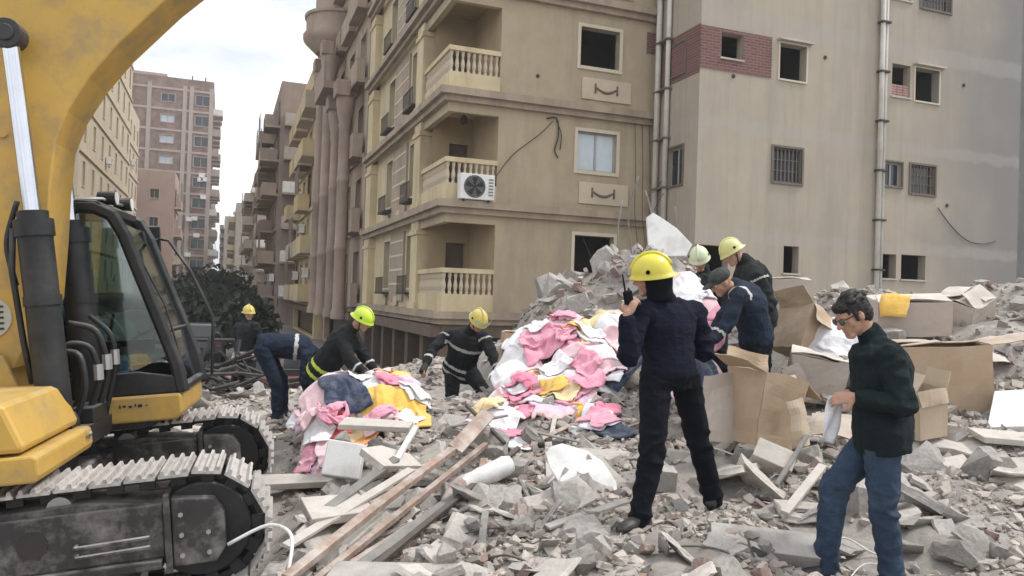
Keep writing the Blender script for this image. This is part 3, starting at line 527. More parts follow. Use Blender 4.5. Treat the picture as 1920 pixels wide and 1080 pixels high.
def brick_tower():
    q0 = 101; off = -8.0; wd = 11.5; p = FP(K0, off, q0); e = empty('apartment_tower', (p.x, p.y, STREET_Z), 'tall red brick apartment tower with concrete frame on the left of the street', 'tower'); e.rotation_euler.z = ROT_N
    zt = 31+1.15; r = random.Random(4); O = (0, 0); A = Vector((-1, 0)); B = Vector((0, 1)); m = MB()
    ops = []
    for k in range(10): z = 1.6+k*3.0; ops += [(5.2, 7.0, z+1.0, z+2.1), (.5, 2.4, z+.9, z+2.3)]
    wall_open(m, O, A, B, 0, wd, 0, zt, ops, .2)
    side = [(2+j*4.2, 4.4+j*4.2, 1.6+k*3+.2, 1.6+k*3+2.3) for k in range(10) for j in range(3)]; wall_open(m, O, B, A, 0, 14, 0, zt, side, .3); m.quad((-wd, 0, 0), (-wd, 14, 0), (-wd, 14, zt), (-wd, 0, zt)); m.quad((0, 0, zt), (-wd, 0, zt), (-wd, 14, zt), (0, 14, zt)); m.build('wall', 'brick_red', e, fixn=False)
    MB().box(-wd+.3, -.3, .8, .85, 0, zt-.1).build('interior_wall', 'interior', e); MB().box(-.8, -.75, .9, 13.6, 0, zt-.1).build('interior_wall', 'interior', e)
    for k in range(11): MB().box(-wd, .04, -.06, 0, 1.35+k*3, 1.65+k*3).build('concrete_beam', 'concrete_frame', e)
    for c in (.0, 2.7, 3.6, 8.3, 10.9): MB().box(-c-.55, -c, -.08, -.005, 0, zt).build('concrete_column', 'concrete_frame', e)
    for q in ops: window(e, O, A, B, q, 'concrete_frame', .08, 'pane' if q[0] > 4 and r.random() < .6 else ('pane_sky' if q[0] > 4 else 'pane'), mull=2)
    for q in side:
        m = MB(); d = r.uniform(.9, 1.4); m.box(.0, d, q[0]-.3, q[1]+.3, q[2]-.25, q[2]-.1); b_ = m.build('balcony', 'concrete_frame', e); m = MB(); m.box(d-.1, d, q[0]-.3, q[1]+.3, q[2]-.1, q[2]+.8); m.box(0, d-.1, q[0]-.3, q[0]-.2, q[2]-.1, q[2]+.8); m.build('parapet', r.choice(['brick_red', 'concrete_frame', 'white_paint']), b_)
    for k in range(8):
        z = 3+r.randrange(9)*3+r.uniform(.3, 1.4); c = r.uniform(.4, 2.4); m = MB(); m.box(-c-.8, -c, -.5, -.09, z, z+.6); m.build('ac_unit', 'white_paint', e)
    m = MB(); m.box(-wd, 0, 0, .25, zt, zt+1.0); m.box(-.25, 0, .25, 14, zt, zt+1.0); m.build('roof_parapet', 'brick_red', e); MB().box(-wd, -wd+5, 2, 7, zt, zt+1.9).build('roof_room', 'concrete_frame', e)
    for c in (-1.2, -3.0): MB().tube([(c, .6, zt), (c, .6, zt+1.7)], .08, 6).build('antenna', 'iron', e)
brick_tower()
# trees at the foot of the street
def tree(label, loc, h, rx, seed, nleaf=2600, leaf=.16):
    r = np.random.default_rng(seed); e = empty('street_tree', loc, label, 'tree', 'dark trees at the foot of the street'); m = MB()
    m.tube([(0, 0, -.3), (.1, .05, h*.25), (-.05, .1, h*.5), (.1, 0, h*.72)], [.22, .17, .12, .05], 8); tips = []
    for k in range(8):
        a = k*2.4; z = h*(.3+.05*k); R = rx*(.5+.35*r.random()); tip = (R*math.cos(a), R*math.sin(a), z+h*.28); m.tube([(0, .05, z), (tip[0]*.5, tip[1]*.5, z+h*.12), tip], [.09, .06, .02], 6); tips.append(tip)
    m.build('trunk', 'bark', e, smooth=True)
    cen = np.array(tips+[(0, 0, h*.8), (rx*.3, 0, h*.7), (-rx*.3, .2, h*.65)]); ci = r.integers(0, len(cen), nleaf); p = cen[ci]+r.normal(0, 1, (nleaf, 3))*np.array([rx*.27, rx*.27, h*.12])
    a = r.normal(0, 1, (nleaf, 3)); a /= np.linalg.norm(a, axis=1)[:, None]; b = np.cross(a, r.normal(0, 1, (nleaf, 3))); b /= np.linalg.norm(b, axis=1)[:, None]; sz = leaf*r.uniform(.6, 1.5, (nleaf, 1))
    V = np.stack([p-a*sz, p+b*sz*.5, p+a*sz, p-b*sz*.5], 1).reshape(-1, 3); me = bpy.data.meshes.new('crown'); me.from_pydata(V.tolist(), [], [(4*i, 4*i+1, 4*i+2, 4*i+3) for i in range(nleaf)]); me.materials.append(MATS['foliage_dark']); link('crown', me, e)
tree('dark leafy tree beside the brick tower base at the street end', (-19.5, 48, STREET_Z), 2.6, 1.7, 1, 3000, .15)
tree('dark tree partly hidden by the excavator cab front', (-12.6, 31, STREET_Z), 1.9, 1.0, 2, 2600)
tree('dark bushy tree right behind the distant firefighter', (-9.1, 26.5, STREET_Z), 2.1, .9, 3, 2000)
tree('far dark tree at the narrowest point of the street view', (-24.6, 64, STREET_Z), 3.9, 3.0, 4, 2400, .25)
# ---------------------------------------------------------------- excavator
pm('machine_yellow', (.52, .32, .065), .5, .1, 1.6, .06, 30, top=.35, topc=(.62, .5, .28), dirt=(.30, .22, .12), dirt_amt=.55, dscale=3.5, coat=.12)
pm('machine_black', (.014, .015, .016), .5, .2, 5, .06, 40, dirt=(.08, .076, .07), dirt_amt=.35, top=.35)
pm('track_frame', (.05, .047, .045), .7, .25, 4, .15, 30, top=.6, dirt=(.24, .222, .205), dirt_amt=.75, dscale=4)
pm('track_shoe', (.46, .435, .41), .8, .22, 9, .3, 40, dirt=(.20, .165, .14), dirt_amt=.75, dscale=11, top=.6, topc=(.55, .52, .49), metal=.15, rnd=.12)
pm('chrome', (.62, .64, .68), .13, .05, 5, 0, metal=1.)
pm('steel', (.45, .45, .44), .4, .1, 8, .05, metal=.7)
pm('seat_cloth', (.03, .035, .04), .9, .2, 9, .2)
pm('decal_grey', (.42, .42, .38), .6, .1, 8, 0)
pm('lamp_white', (.7, .7, .68), .3, .05, 5, 0)
glass('cab_glass', (.66, .74, .71), .35)
glass('cab_glass_pale', (.60, .68, .64), 1.7)
EXM = Matrix.Translation((-3.83, 5.76, -.55)) @ Matrix.Rotation(math.radians(17), 4, 'Z') @ Matrix.Rotation(math.radians(-5), 4, 'Y')
UP = math.radians(-4)
def excavator():
    e = empty('excavator', label='yellow tracked excavator with raised boom and black cab at the left', cat='excavator', mat=EXM)
    def up(o): o.rotation_euler.z = UP; return o
    # --- crawler tracks
    shoe = MB(); shoe.box(-.088, .088, -.275, .275, 0, .018)
    for gx in (-.066, .0, .066): shoe.prism([(gx-.016, .018), (gx+.016, .018), (gx+.008, .046), (gx-.008, .046)], -.273, .273)
    shoe.box(-.03, .03, -.11, -.05, -.012, 0); shoe.box(-.03, .03, .05, .11, -.012, 0)
    sme = shoe.mesh('track_shoe', 'track_shoe'); b = bmesh.new(); b.from_mesh(sme); bmesh.ops.recalc_face_normals(b, faces=b.faces); b.to_mesh(sme); b.free()
    HX, R, CZ = 1.62, .385, .45
    def path(sv):
        Lp = 2*HX; arc = math.pi*R; sv %= 2*(Lp+arc)
        if sv < Lp: return (-HX+sv, CZ+R-.028*math.sin(math.pi*sv/Lp), 0.)
        sv -= Lp
        if sv < arc: a = sv/R; return (HX+R*math.sin(a), CZ+R*math.cos(a), a)
        sv -= arc
        if sv < Lp: return (HX-sv, CZ-R, math.pi)
        sv -= Lp; a = sv/R; return (-HX-R*math.sin(a), CZ-R*math.cos(a), math.pi+a)
    total = 2*(2*HX+math.pi*R); nsh = int(total/.19)
    for sgn in (-1, 1):
        yc = 1.12*sgn; m = MB()
        prof = [(-1.35, .24), (1.15, .22), (1.34, .28), (1.34, .66), (.95, .71), (.2, .69), (-1.35, .66)]
        m.prism(prof, yc-.17, yc+.17); 
        m.prism([(1.445, .25), (1.70, .25), (1.76, .34), (1.76, .56), (1.70, .66), (1.445, .69)], yc-.215, yc+.215); m.prism([(.42, .32), (1.395, .32), (1.395, .66), (.42, .66)], yc-.195, yc+.195); m.box(-1.2, .35, yc-.2, yc+.2, .34, .56); m.box(1.40, 1.44, yc-.235, yc+.235, .22, .72); m.box(-1.2, 1.38, yc-.225, yc+.225, .25, .31)
        m.tube([(-.55, yc-.225, .34), (-.55, yc-.225, .36)], .02, 5)
        tr = m.build('crawler_track', 'track_frame', e, bevel=.012)
        for k in range(nsh):
            x, z, a = path(total*k/nsh); o = link('track_shoe', sme, tr, loc=(x, yc, z)); o.rotation_euler = (0, a, 0)
        # link chain under the shoes
        m = MB(); n = 96; P1 = [path(total*k/n) for k in range(n)]
        for k in range(n):
            a_, b_ = P1[k], P1[(k+1) % n]
            def off(p, d): return (p[0]-math.sin(p[2])*d, p[1]-math.cos(p[2])*d)
            for yy in ((-.12, .06) if k % 2 else (-.10, .04)):
                o0, o1, i0, i1 = off(a_, .004), off(b_, .004), off(a_, .085 if k % 2 else .05), off(b_, .085 if k % 2 else .05); vs = [(q[0], yc+yy+w, q[1]) for w in (0, .06) for q in (o0, o1, i1, i0)]
                m.add(vs, [(0, 1, 2, 3), (4, 7, 6, 5), (3, 2, 6, 7), (0, 3, 7, 4), (1, 5, 6, 2)])
        m.build('link_chain', 'machine_black', tr, fixn=False)
        for x_, nm in ((HX, 'idler_wheel'), (-HX, 'drive_sprocket')):
            m = MB(); m.tube([(x_, yc-.14, CZ), (x_, yc+.14, CZ)], .30, 28); m.tube([(x_, yc-.19, CZ), (x_, yc+.19, CZ)], .12, 16); m.tube([(x_, yc-.05, CZ), (x_, yc+.05, CZ)], .335, 28); m.build(nm, 'machine_black', tr, bevel=.01)
        for k in range(7): MB().tube([(-1.15+k*.38, yc-.15, CZ-.235), (-1.15+k*.38, yc+.15, CZ-.235)], .10, 14).build('track_roller', 'machine_black', tr)
        for x_ in (-.7, .80): MB().tube([(x_, yc-.13, CZ+.235), (x_, yc+.13, CZ+.235)], .075, 14).build('carrier_roller', 'steel', tr)
        for zz in (.41, .47):
            m = MB(); m.tube([(.90, yc-.25, zz-.01), (1.32, yc-.25, zz)], .014, 6); m.tube([(.90, yc-.25, zz-.01), (.90, yc-.19, zz-.01)], .014, 6); m.build('step_bar', 'track_frame', tr)
        m = MB(); m.tube([(.66, yc-.203, .50), (.66, yc-.197, .50)], .085, 18); m.build('frame_hole', 'void_wall', tr)
        for k in range(5): MB().tube([(1.50+(k % 2)*.16, yc-.232, .32+.13*(k//2)), (1.50+(k % 2)*.16, yc-.21, .32+.13*(k//2))], .016, 6).build('bolt', 'steel', tr)
    # --- centre frame
    m = MB(); m.box(-.75, .75, -.62, .62, .34, .68, taper=.9); m.box(.35, .7, -.98, .98, .40, .62); m.box(-.7, -.35, -.98, .98, .40, .62); m.build('centre_frame', 'track_frame', e, bevel=.02)
    up(MB().lathe([(.62, .66), (.62, .9)], 32).build('slew_ring', 'machine_black', e))
    # --- upper deck and body
    m = MB(); m.box(-2.0, .80, -.34, .36, .9, 1.04); m.box(-2.0, .55, -1.38, -.345, .9, 1.0); m.box(-2.0, 1.1, .385, 1.36, .9, 1.01); up(m.build('deck', 'machine_black', e))
    m = MB(); m.prism([(-.9, .895), (.84, .905), (.86, .95), (.855, 1.05), (.83, 1.07), (-.9, 1.06)], -1.41, -.36); sk = up(m.build('body_skirt', 'machine_yellow', e, bevel=.018))
    m = MB(); m.prism([(.20, 1.085), (.775, 1.085), (.78, 1.13), (.69, 1.36), (.655, 1.385), (.20, 1.40)], -1.40, -.39); tb = up(m.build('toolbox', 'machine_yellow', e, bevel=.03))
    m = MB(); m.prism([(-.9, 1.085), (.175, 1.085), (.175, 1.40), (-.9, 1.42)], -1.40, -.39); up(m.build('tank_cover', 'machine_yellow', e, bevel=.03))
    MB().tube([(.55, -1.403, 1.17), (.55, -1.415, 1.17)], .016, 8).build('latch', 'iron', tb)
    m = MB(); m.tube([(.86+.03*math.cos(a*.5), -.52+.05*math.sin(a*.5), .99+.05*math.cos(a*.5)) for a in range(10)], .011, 6); m.build('towing_loop', 'steel', sk)
    m = MB(); m.prism([(-2.2, 1.05), (-.92, 1.05), (-.92, 1.95), (-1.2, 2.05), (-2.2, 2.0)], -1.38, .30); up(m.build('engine_cover', 'machine_yellow', e, bevel=.05))
    m = MB(); m.prism([(-2.75, .95), (-2.22, .9), (-2.22, 1.95), (-2.6, 1.9), (-2.8, 1.7)], -1.36, 1.36); up(m.build('counterweight', 'machine_yellow', e, bevel=.08))
    # --- cab
    def loop(y): return [(1.335, y, 1.17), (1.30, y, 1.40), (1.20, y, 1.72), (1.05, y, 2.18), (.95, y, 2.5), (.87, y, 2.66), (.74, y, 2.73), (.3, y, 2.75), (-.36, y, 2.74)]
    cm = MB()
    for y in (.42, 1.33):
        L = loop(y); cm.tube([(p[0], p[1], p[2]) for p in L], [.06, .058, .056, .055, .056, .06, .06, .05, .05], 6, flat=.8)
        cm.box(-.42, -.32, y-.05, y+.05, 1.17, 2.74); cm.box(.30, .355, y-.035, y+.035, 1.17, 2.72)
        cm.prism([(-.36, 1.172), (1.33, 1.172), (1.31, 1.30), (1.0, 1.36), (.40, 1.34), (-.36, 1.50)], y-.03, y+.03)
    cm.prism([(-.40, 2.70), (.70, 2.715), (.84, 2.70), (.78, 2.775), (.5, 2.80), (-.40, 2.79)], .39, 1.36); cm.box(-.40, -.34, .42, 1.33, 1.17, 2.1); cm.box(-.36, 1.30, .40, 1.35, 1.165, 1.185)
    cm.tube([(1.335, .42, 1.20), (1.335, 1.33, 1.20)], .04, 6); cm.tube([(1.22, .42, 1.68), (1.22, 1.33, 1.68)], .022, 6); cm.tube([(.80, .42, 2.70), (.80, 1.33, 2.70)], .06, 6); cm.box(-.42, -.32, .42, 1.33, 2.6, 2.74)
    cab = up(cm.build('cab', 'machine_black', e, bevel=.008))
    m = MB(); m.prism([(.36, .945), (1.29, .95), (1.335, 1.0), (1.335, 1.15), (1.31, 1.165), (.36, 1.165)], .362, 1.375); m.build('cab_skirt', 'machine_yellow', cab, bevel=.02)
    for y in (.425, 1.325):
        m = MB(); poly = [(.36, 1.36), (1.0, 1.38), (1.24, 1.48), (1.17, 1.72), (1.02, 2.18), (.92, 2.5), (.80, 2.68), (.36, 2.71)]; m.prism(poly, y-.004, y+.004); m.build('side_window_pane', 'cab_glass', cab)
        m = MB(); m.prism([(-.32, 1.52), (.30, 1.38), (.30, 2.71), (-.32, 2.70)], y-.004, y+.004); m.build('side_window_pane', 'cab_glass', cab)
    m = MB(); m.quad((1.325, .46, 1.23), (1.325, 1.29, 1.23), (1.225, 1.29, 1.66), (1.225, .46, 1.66)); m.build('lower_front_pane', 'cab_glass_pale', cab, fixn=False)
    m = MB(); m.quad((1.215, .46, 1.70), (1.215, 1.29, 1.70), (.93, 1.29, 2.58), (.93, .46, 2.58)); m.build('upper_front_pane', 'cab_glass', cab, fixn=False)
    for y in (.62, 1.12):
        m = MB(); m.tube([(.72, y, 2.83), (.86, y, 2.82)], [.05, .062], 14); lp = m.build('roof_lamp', 'machine_black', cab); MB().tube([(.862, y, 2.82), (.868, y, 2.82)], .056, 14).build('lamp_lens', 'lamp_white', cab)
    m = MB(); m.tube([(.45, .44, 2.80), (.78, .5, 2.805), (.80, 1.25, 2.81)], .014, 6); m.build('roof_rail', 'steel', cab, smooth=True)
    m = MB(); m.tube([(1.36, .47, 1.3), (1.22, .50, 1.9), (1.0, .52, 2.4)], .009, 5); m.build('wiper', 'iron', cab)
    for y in (1.40, 1.46):
        m = MB(); m.tube([(1.42, y, 1.2), (1.46, y, 1.75), (1.28, y, 2.2), (1.10, y, 2.5), (1.02, y, 2.52)], .012, 6); m.build('handrail', 'machine_black', cab, smooth=True)
    m = MB(); m.box(.86, 1.02, 1.44, 1.48, 2.40, 2.64); m.tube([(1.02, 1.46, 2.52), (.9, 1.38, 2.5)], .012, 5); m.build('mirror', 'machine_black', cab, bevel=.01)
    m = MB(); m.box(-.10, .42, .62, 1.12, 1.42, 1.56); m.box(-.18, -.02, .64, 1.10, 1.5, 2.2); m.build('seat', 'seat_cloth', cab, bevel=.05)
    m = MB(); m.box(.55, 1.1, .5, .62, 1.5, 1.62); m.tube([(.75, .56, 1.6), (.8, .58, 1.85)], .015, 6); m.build('control_console', 'machine_black', cab, bevel=.02)
    m = MB()
    for k, (a, w_) in enumerate(((.86, .012), (.885, .03), (.93, .03), (.975, .014), (1.0, .04), (1.06, .016))): m.box(a, a+w_*.8, .3565, .3608, 1.075+(k % 2)*.006, 1.104-(k % 3)*.006)
    m.build('marking', 'machine_black', cab)
    # --- boom
    fr = [(.10, 1.47), (.26, 1.46), (.33, 1.51), (.44, 1.70), (.54, 2.0), (.60, 2.42), (.65, 2.8), (.71, 3.13), (.81, 3.36), (.97, 3.61), (1.17, 3.85), (1.55, 4.22), (2.2, 4.76), (3.1, 5.35), (4.0, 5.85)]
    bk = [(4.12, 6.12), (3.0, 5.86), (2.0, 5.42), (1.2, 4.95), (.55, 4.45), (.15, 3.95), (-.05, 3.4), (-.10, 2.7), (-.08, 2.1), (-.04, 1.62)]
    m = MB(); m.prism([(a-.035*min(1, max(0, (b-2.2)/1.2)), b) for a, b in fr]+bk, -.24, .24); bo = up(m.build('boom', 'machine_yellow', e, bevel=.012))
    for sgn in (-1, 1):
        yc = .40*sgn
        m = MB(); m.tube([(.64, yc, 1.10), (.57, yc, 2.50)], .112, 20); m.tube([(.572, yc, 2.44), (.566, yc, 2.56)], .128, 20); m.tube([(.566, yc, 2.56), (.564, yc, 2.62)], .10, 20); m.tube([(.60, yc, 1.95), (.597, yc, 2.02)], .122, 20)
        m.tube([(.64, yc-.09, 1.08), (.64, yc+.09, 1.08)], .13, 14); cy = up(m.build('boom_cylinder', 'machine_black', e, smooth='auto'))
        MB().tube([(.566, yc, 2.55), (.485, yc, 3.84)], .056, 20).build('piston_rod', 'chrome', cy, smooth='auto')
        m = MB(); m.tube([(.48, yc-.075, 3.86), (.48, yc+.075, 3.86)], .105, 18); m.tube([(.48, yc+.09*sgn, 3.86), (.48, yc+.075*sgn, 3.86)], .06, 12); m.build('rod_eye', 'machine_black', cy, bevel=.015)
        m = MB(); m.tube([(.44, yc-.02, 2.5), (.42, yc-.02, 2.2), (.46, yc, 1.7), (.5, yc, 1.4)], .022, 6); m.build('hose', 'machine_black', cy, smooth=True)
    m = MB(); m.tube([(.19, -.242, 1.88), (.19, -.254, 1.88)], .15, 28); d1 = m.build('pin_cover', 'decal_grey', bo)
    for k in range(5): MB().box(.1, .29, -.260, -.2565, 1.79+k*.04, 1.805+k*.04).build('pin_cover_rib', 'machine_black', bo)
    for c in ((1.0, 4.3), (.75, 4.25), (.35, 3.2)): MB().tube([(c[0], -.24, c[1]), (c[0], -.258, c[1])], .03, 10).build('bolt', 'machine_yellow', bo)
    # stick folded forward above the picture
    m = MB(); m.prism([(3.7, 5.9), (4.2, 5.75), (6.3, 6.9), (6.3, 7.1), (4.2, 6.4), (3.8, 6.35)], -.18, .18); up(m.build('stick', 'machine_yellow', e, bevel=.02))
    # --- hoses and fittings between boom and cab
    for k, (pts, r) in enumerate((([(.70, .05, 1.05), (.82, .05, 1.35), (.78, .02, 1.62), (.62, 0, 1.66), (.5, 0, 1.5)], .024), ([(.74, .16, 1.05), (.86, .16, 1.4), (.80, .12, 1.75), (.6, .1, 1.8)], .026), ([(.78, .26, 1.05), (.88, .27, 1.45), (.86, .26, 1.70), (.72, .2, 1.85)], .022), ([(.66, -.1, 1.05), (.76, -.1, 1.3), (.73, -.08, 1.58), (.55, -.06, 1.6)], .024), ([(.45, -.34, 2.7), (.36, -.36, 2.4), (.42, -.36, 2.1)], .02))):
        m = MB(); P = [Vector(p) for p in pts]; out_ = []
        for i in range(len(P)-1):
            for t in range(5): out_.append(P[i].lerp(P[i+1], t/5))
        out_.append(P[-1]); 
        for _ in range(3): out_ = [out_[0]]+[(out_[i-1]+out_[i]*2+out_[i+1])/4 for i in range(1, len(out_)-1)]+[out_[-1]]
        m.tube(out_, r, 8); h_ = up(m.build('hydraulic_hose', 'machine_black', e, smooth=True))
        if k < 3: q = out_[6]; MB().tube([q+Vector((0, 0, -.05)), q+Vector((0, 0, .07))], r+.012, 8).build('hose_fitting', 'steel', h_)
    m = MB(); m.box(.62, .80, -.1, .3, 1.04, 1.16); up(m.build('valve_block', 'machine_black', e, bevel=.01))
    m = MB(); m.prism([(.1, 1.02), (.5, 1.02), (.3, 1.6), (.1, 1.7)], -.33, -.285); up(m.build('boom_bracket', 'machine_yellow', e, bevel=.01)); m = MB(); m.prism([(.1, 1.02), (.5, 1.02), (.3, 1.6), (.1, 1.7)], .285, .33); up(m.build('boom_bracket', 'machine_yellow', e, bevel=.01))
    return e
excavator()
# ---------------------------------------------------------------- rubble
pm('concrete_chunk', (.37, .345, .318), .95, top=.7, topc=(.56, .535, .505), var=.22, scale=7, bump=.6, bscale=30) if False else pm('concrete_chunk', (.37, .345, .318), .95, .22, 7, .6, 30, dirt=(.27, .245, .225), dirt_amt=.5, dscale=5, rnd=.28, top=.7, topc=(.49, .462, .43))
pm('brick_chunk', (.31, .205, .175), .95, .25, 8, .5, 30, dirt=(.42, .37, .33), dirt_amt=.75, dscale=6, rnd=.2, top=.9)
pm('plaster_slab', (.49, .452, .405), .93, .14, 6, .4, 30, dirt=(.38, .34, .30), dirt_amt=.5, dscale=5, rnd=.2, top=.5, topc=(.55, .52, .48))
pm('gravel', (.45, .415, .378), .95, .15, 30, .12, 90, tint=True)
pm('plank_wood', (.28, .195, .15), .88, .35, 5, .35, 24, dirt=(.46, .41, .37), dirt_amt=.6, dscale=6, rnd=.2, top=.35)
pm('plank_grey', (.25, .237, .22), .9, .35, 6, .3, 24, dirt=(.2, .18, .16), rnd=.15)
pm('white_board', (.74, .74, .72), .6, .05, 3, .1, 20, dirt=(.48, .45, .41), dirt_amt=.6, dscale=3)
pm('rusty_bar', (.09, .075, .065), .7, .3, 8, .2, 40)
pm('dark_debris', (.055, .052, .05), .85, .35, 5, .4, 20, rnd=.2)
def hull(pts):
    b = bmesh.new()
    for p in pts: b.verts.new(p)
    r = bmesh.ops.convex_hull(b, input=b.verts); bmesh.ops.delete(b, geom=[g for g in r['geom_interior'] if isinstance(g, bmesh.types.BMVert)], context='VERTS'); bmesh.ops.triangulate(b, faces=b.faces)
    b.verts.index_update(); V = np.array([v.co[:] for v in b.verts]); F = np.array([[v.index for v in f.verts] for f in b.faces]); b.free(); return V, F
def rock(cut=2, sx=1., sy=.8, sz=.6, jit=.2):
    """broken block: a jittered box with some corners knocked off"""
    P = []; cor = [(a, b, c) for a in (-1, 1) for b in (-1, 1) for c in (-1, 1)]; gone = set(rng.choice(8, cut, replace=False).tolist())
    for i, c in enumerate(cor):
        c = np.array(c, float)
        if i in gone:
            for ax in range(3): q = c.copy(); q[ax] *= rng.uniform(-.4, .5); P.append(q*(1-jit*.5*rng.random(3)))
        else: P.append(c*(1-jit*rng.random(3)))
    P = np.array(P)*np.array([sx, sy, sz]); P[:, 0] += P[:, 1]*rng.uniform(-.3, .3); return hull(P.tolist())
GEO = {'chunk': [rock(int(rng.integers(2, 5)), 1, rng.uniform(.55, .95), rng.uniform(.4, .75), .42) for _ in range(18)], 'slab': [rock(int(rng.integers(1, 4)), 1, rng.uniform(.45, .9), rng.uniform(.09, .2), .35) for _ in range(12)], 'brick': [rock(int(rng.integers(0, 3)), 1, .5, .3, .1) for _ in range(6)]}
def rmesh(name, VF, mat, rough=.07):
    me = bpy.data.meshes.new(name); me.from_pydata(VF[0].tolist(), [], VF[1].tolist()); b = bmesh.new(); b.from_mesh(me)
    bmesh.ops.dissolve_limit(b, angle_limit=.12, verts=b.verts, edges=b.edges); bmesh.ops.triangulate(b, faces=b.faces); bmesh.ops.subdivide_edges(b, edges=b.edges, cuts=1, use_grid_fill=True); bmesh.ops.triangulate(b, faces=b.faces); bmesh.ops.subdivide_edges(b, edges=b.edges, cuts=1, use_grid_fill=True)
    k = random.uniform(0, 50)
    for v in b.verts: v.co += mnoise.noise_vector(v.co*2.2+Vector((k, 0, 0)))*rough+mnoise.noise_vector(v.co*6+Vector((0, k, 0)))*rough*.55
    b.to_mesh(me); b.free(); me.materials.append(MATS[mat]); me.update(); return me
CH = [rmesh('concrete_chunk', g, 'concrete_chunk') for g in GEO['chunk']]; SL = [rmesh('plaster_fragment', g, 'plaster_slab') for g in GEO['slab']]; SLC = [rmesh('concrete_fragment', g, 'concrete_chunk') for g in GEO['slab']]; BR = [rmesh('brick_fragment', g, 'brick_chunk', .035) for g in GEO['brick']]
EXI = np.array(EXM.inverted())
def in_machine(x, y, pad=0.):
    q = EXI @ np.array([x, y, -.3, 1]); return -3 < q[0] < 2.1+pad and abs(q[1]) < 1.45+pad
FEET = [(.84, 4.78), (1.42, 5.28), (2.24, 4.46), (2.01, 4.62), (2.3, 7.15), (2.5, 7.45), (1.0, 5.0), (2.1, 4.5)]
def region(x, y):
    if y < 6.2:
        return 'beside the excavator track' if x < -1.1 else 'among the fallen timbers' if x < .55 else 'at the boots of the radio man' if x < 1.65 else 'near the man in jeans' if x < 2.6 else 'past the man in jeans'
    if y < 9.2: return 'left of the clothes heaps' if x < -1.9 else 'below the left clothes heap' if x < -.4 else 'below the large clothes heap' if x < 1.5 else 'among the cardboard boxes' if x < 4.8 else 'on the slope at the right edge'
    return 'on the mound crest' if x > -.5 else 'behind the bending workers'
def scatter(meshes, name, desc, n, smin, smax, flat=False, ymin=3.6, ymax=11.5, pw=1.0, umax=.70, cat='rubble', xr=None):
    k = 0; tries = 0
    while k < n and tries < n*30:
        tries += 1; y = ymin*(ymax/ymin)**(random.random()**pw); u = random.uniform(-.5, umax) if xr is None else random.uniform(*xr); x = u*y
        s = smin*(smax/smin)**(random.random()**1.7)
        if in_machine(x, y, .1) or y < 3.5: continue
        if s > .06 and any((x-a)**2+(y-b)**2 < (.16+s)**2 for a, b in FEET): continue
        z = tz(x, y)
        if y > 12.2: continue
        o = link(name, random.choice(meshes), loc=(x, y, z+s*(.12 if flat else .22)), scale=(s, s, s))
        o.rotation_euler = (random.gauss(0, .35), random.gauss(0, .35), random.uniform(0, 6.3)) if flat else (random.uniform(0, 6.3), random.uniform(0, 6.3), random.uniform(0, 6.3))
        rg = region(x, y); a_ = s/y*1000; sz_ = ('tiny ' if a_ < 12 else 'small ' if a_ < 18 else 'middling ' if a_ < 26 else 'large ' if a_ < 38 else 'very large '); tag(o, '%s%s %s' % (sz_, desc, rg), cat, '%s pieces %s' % (name.replace('_', ' '), rg)); k += 1
scatter(CH, 'concrete_chunk', 'jagged grey concrete chunk', 240, .045, .15)
scatter(CH, 'concrete_chunk', 'bulky grey concrete chunk', 34, .12, .22, ymin=5.4, ymax=10.5)
scatter(BR, 'brick_fragment', 'broken reddish brick piece', 90, .05, .11, ymin=3.9)
scatter(SL, 'plaster_fragment', 'pale flat plaster piece', 150, .07, .24, True, ymin=3.9)
scatter(SL, 'plaster_fragment', 'broad pale broken plaster panel', 55, .18, .34, True, ymin=5.2, ymax=10.5)
scatter(SLC, 'concrete_fragment', 'grey flat concrete slab piece', 90, .10, .28, True, ymin=4.2)
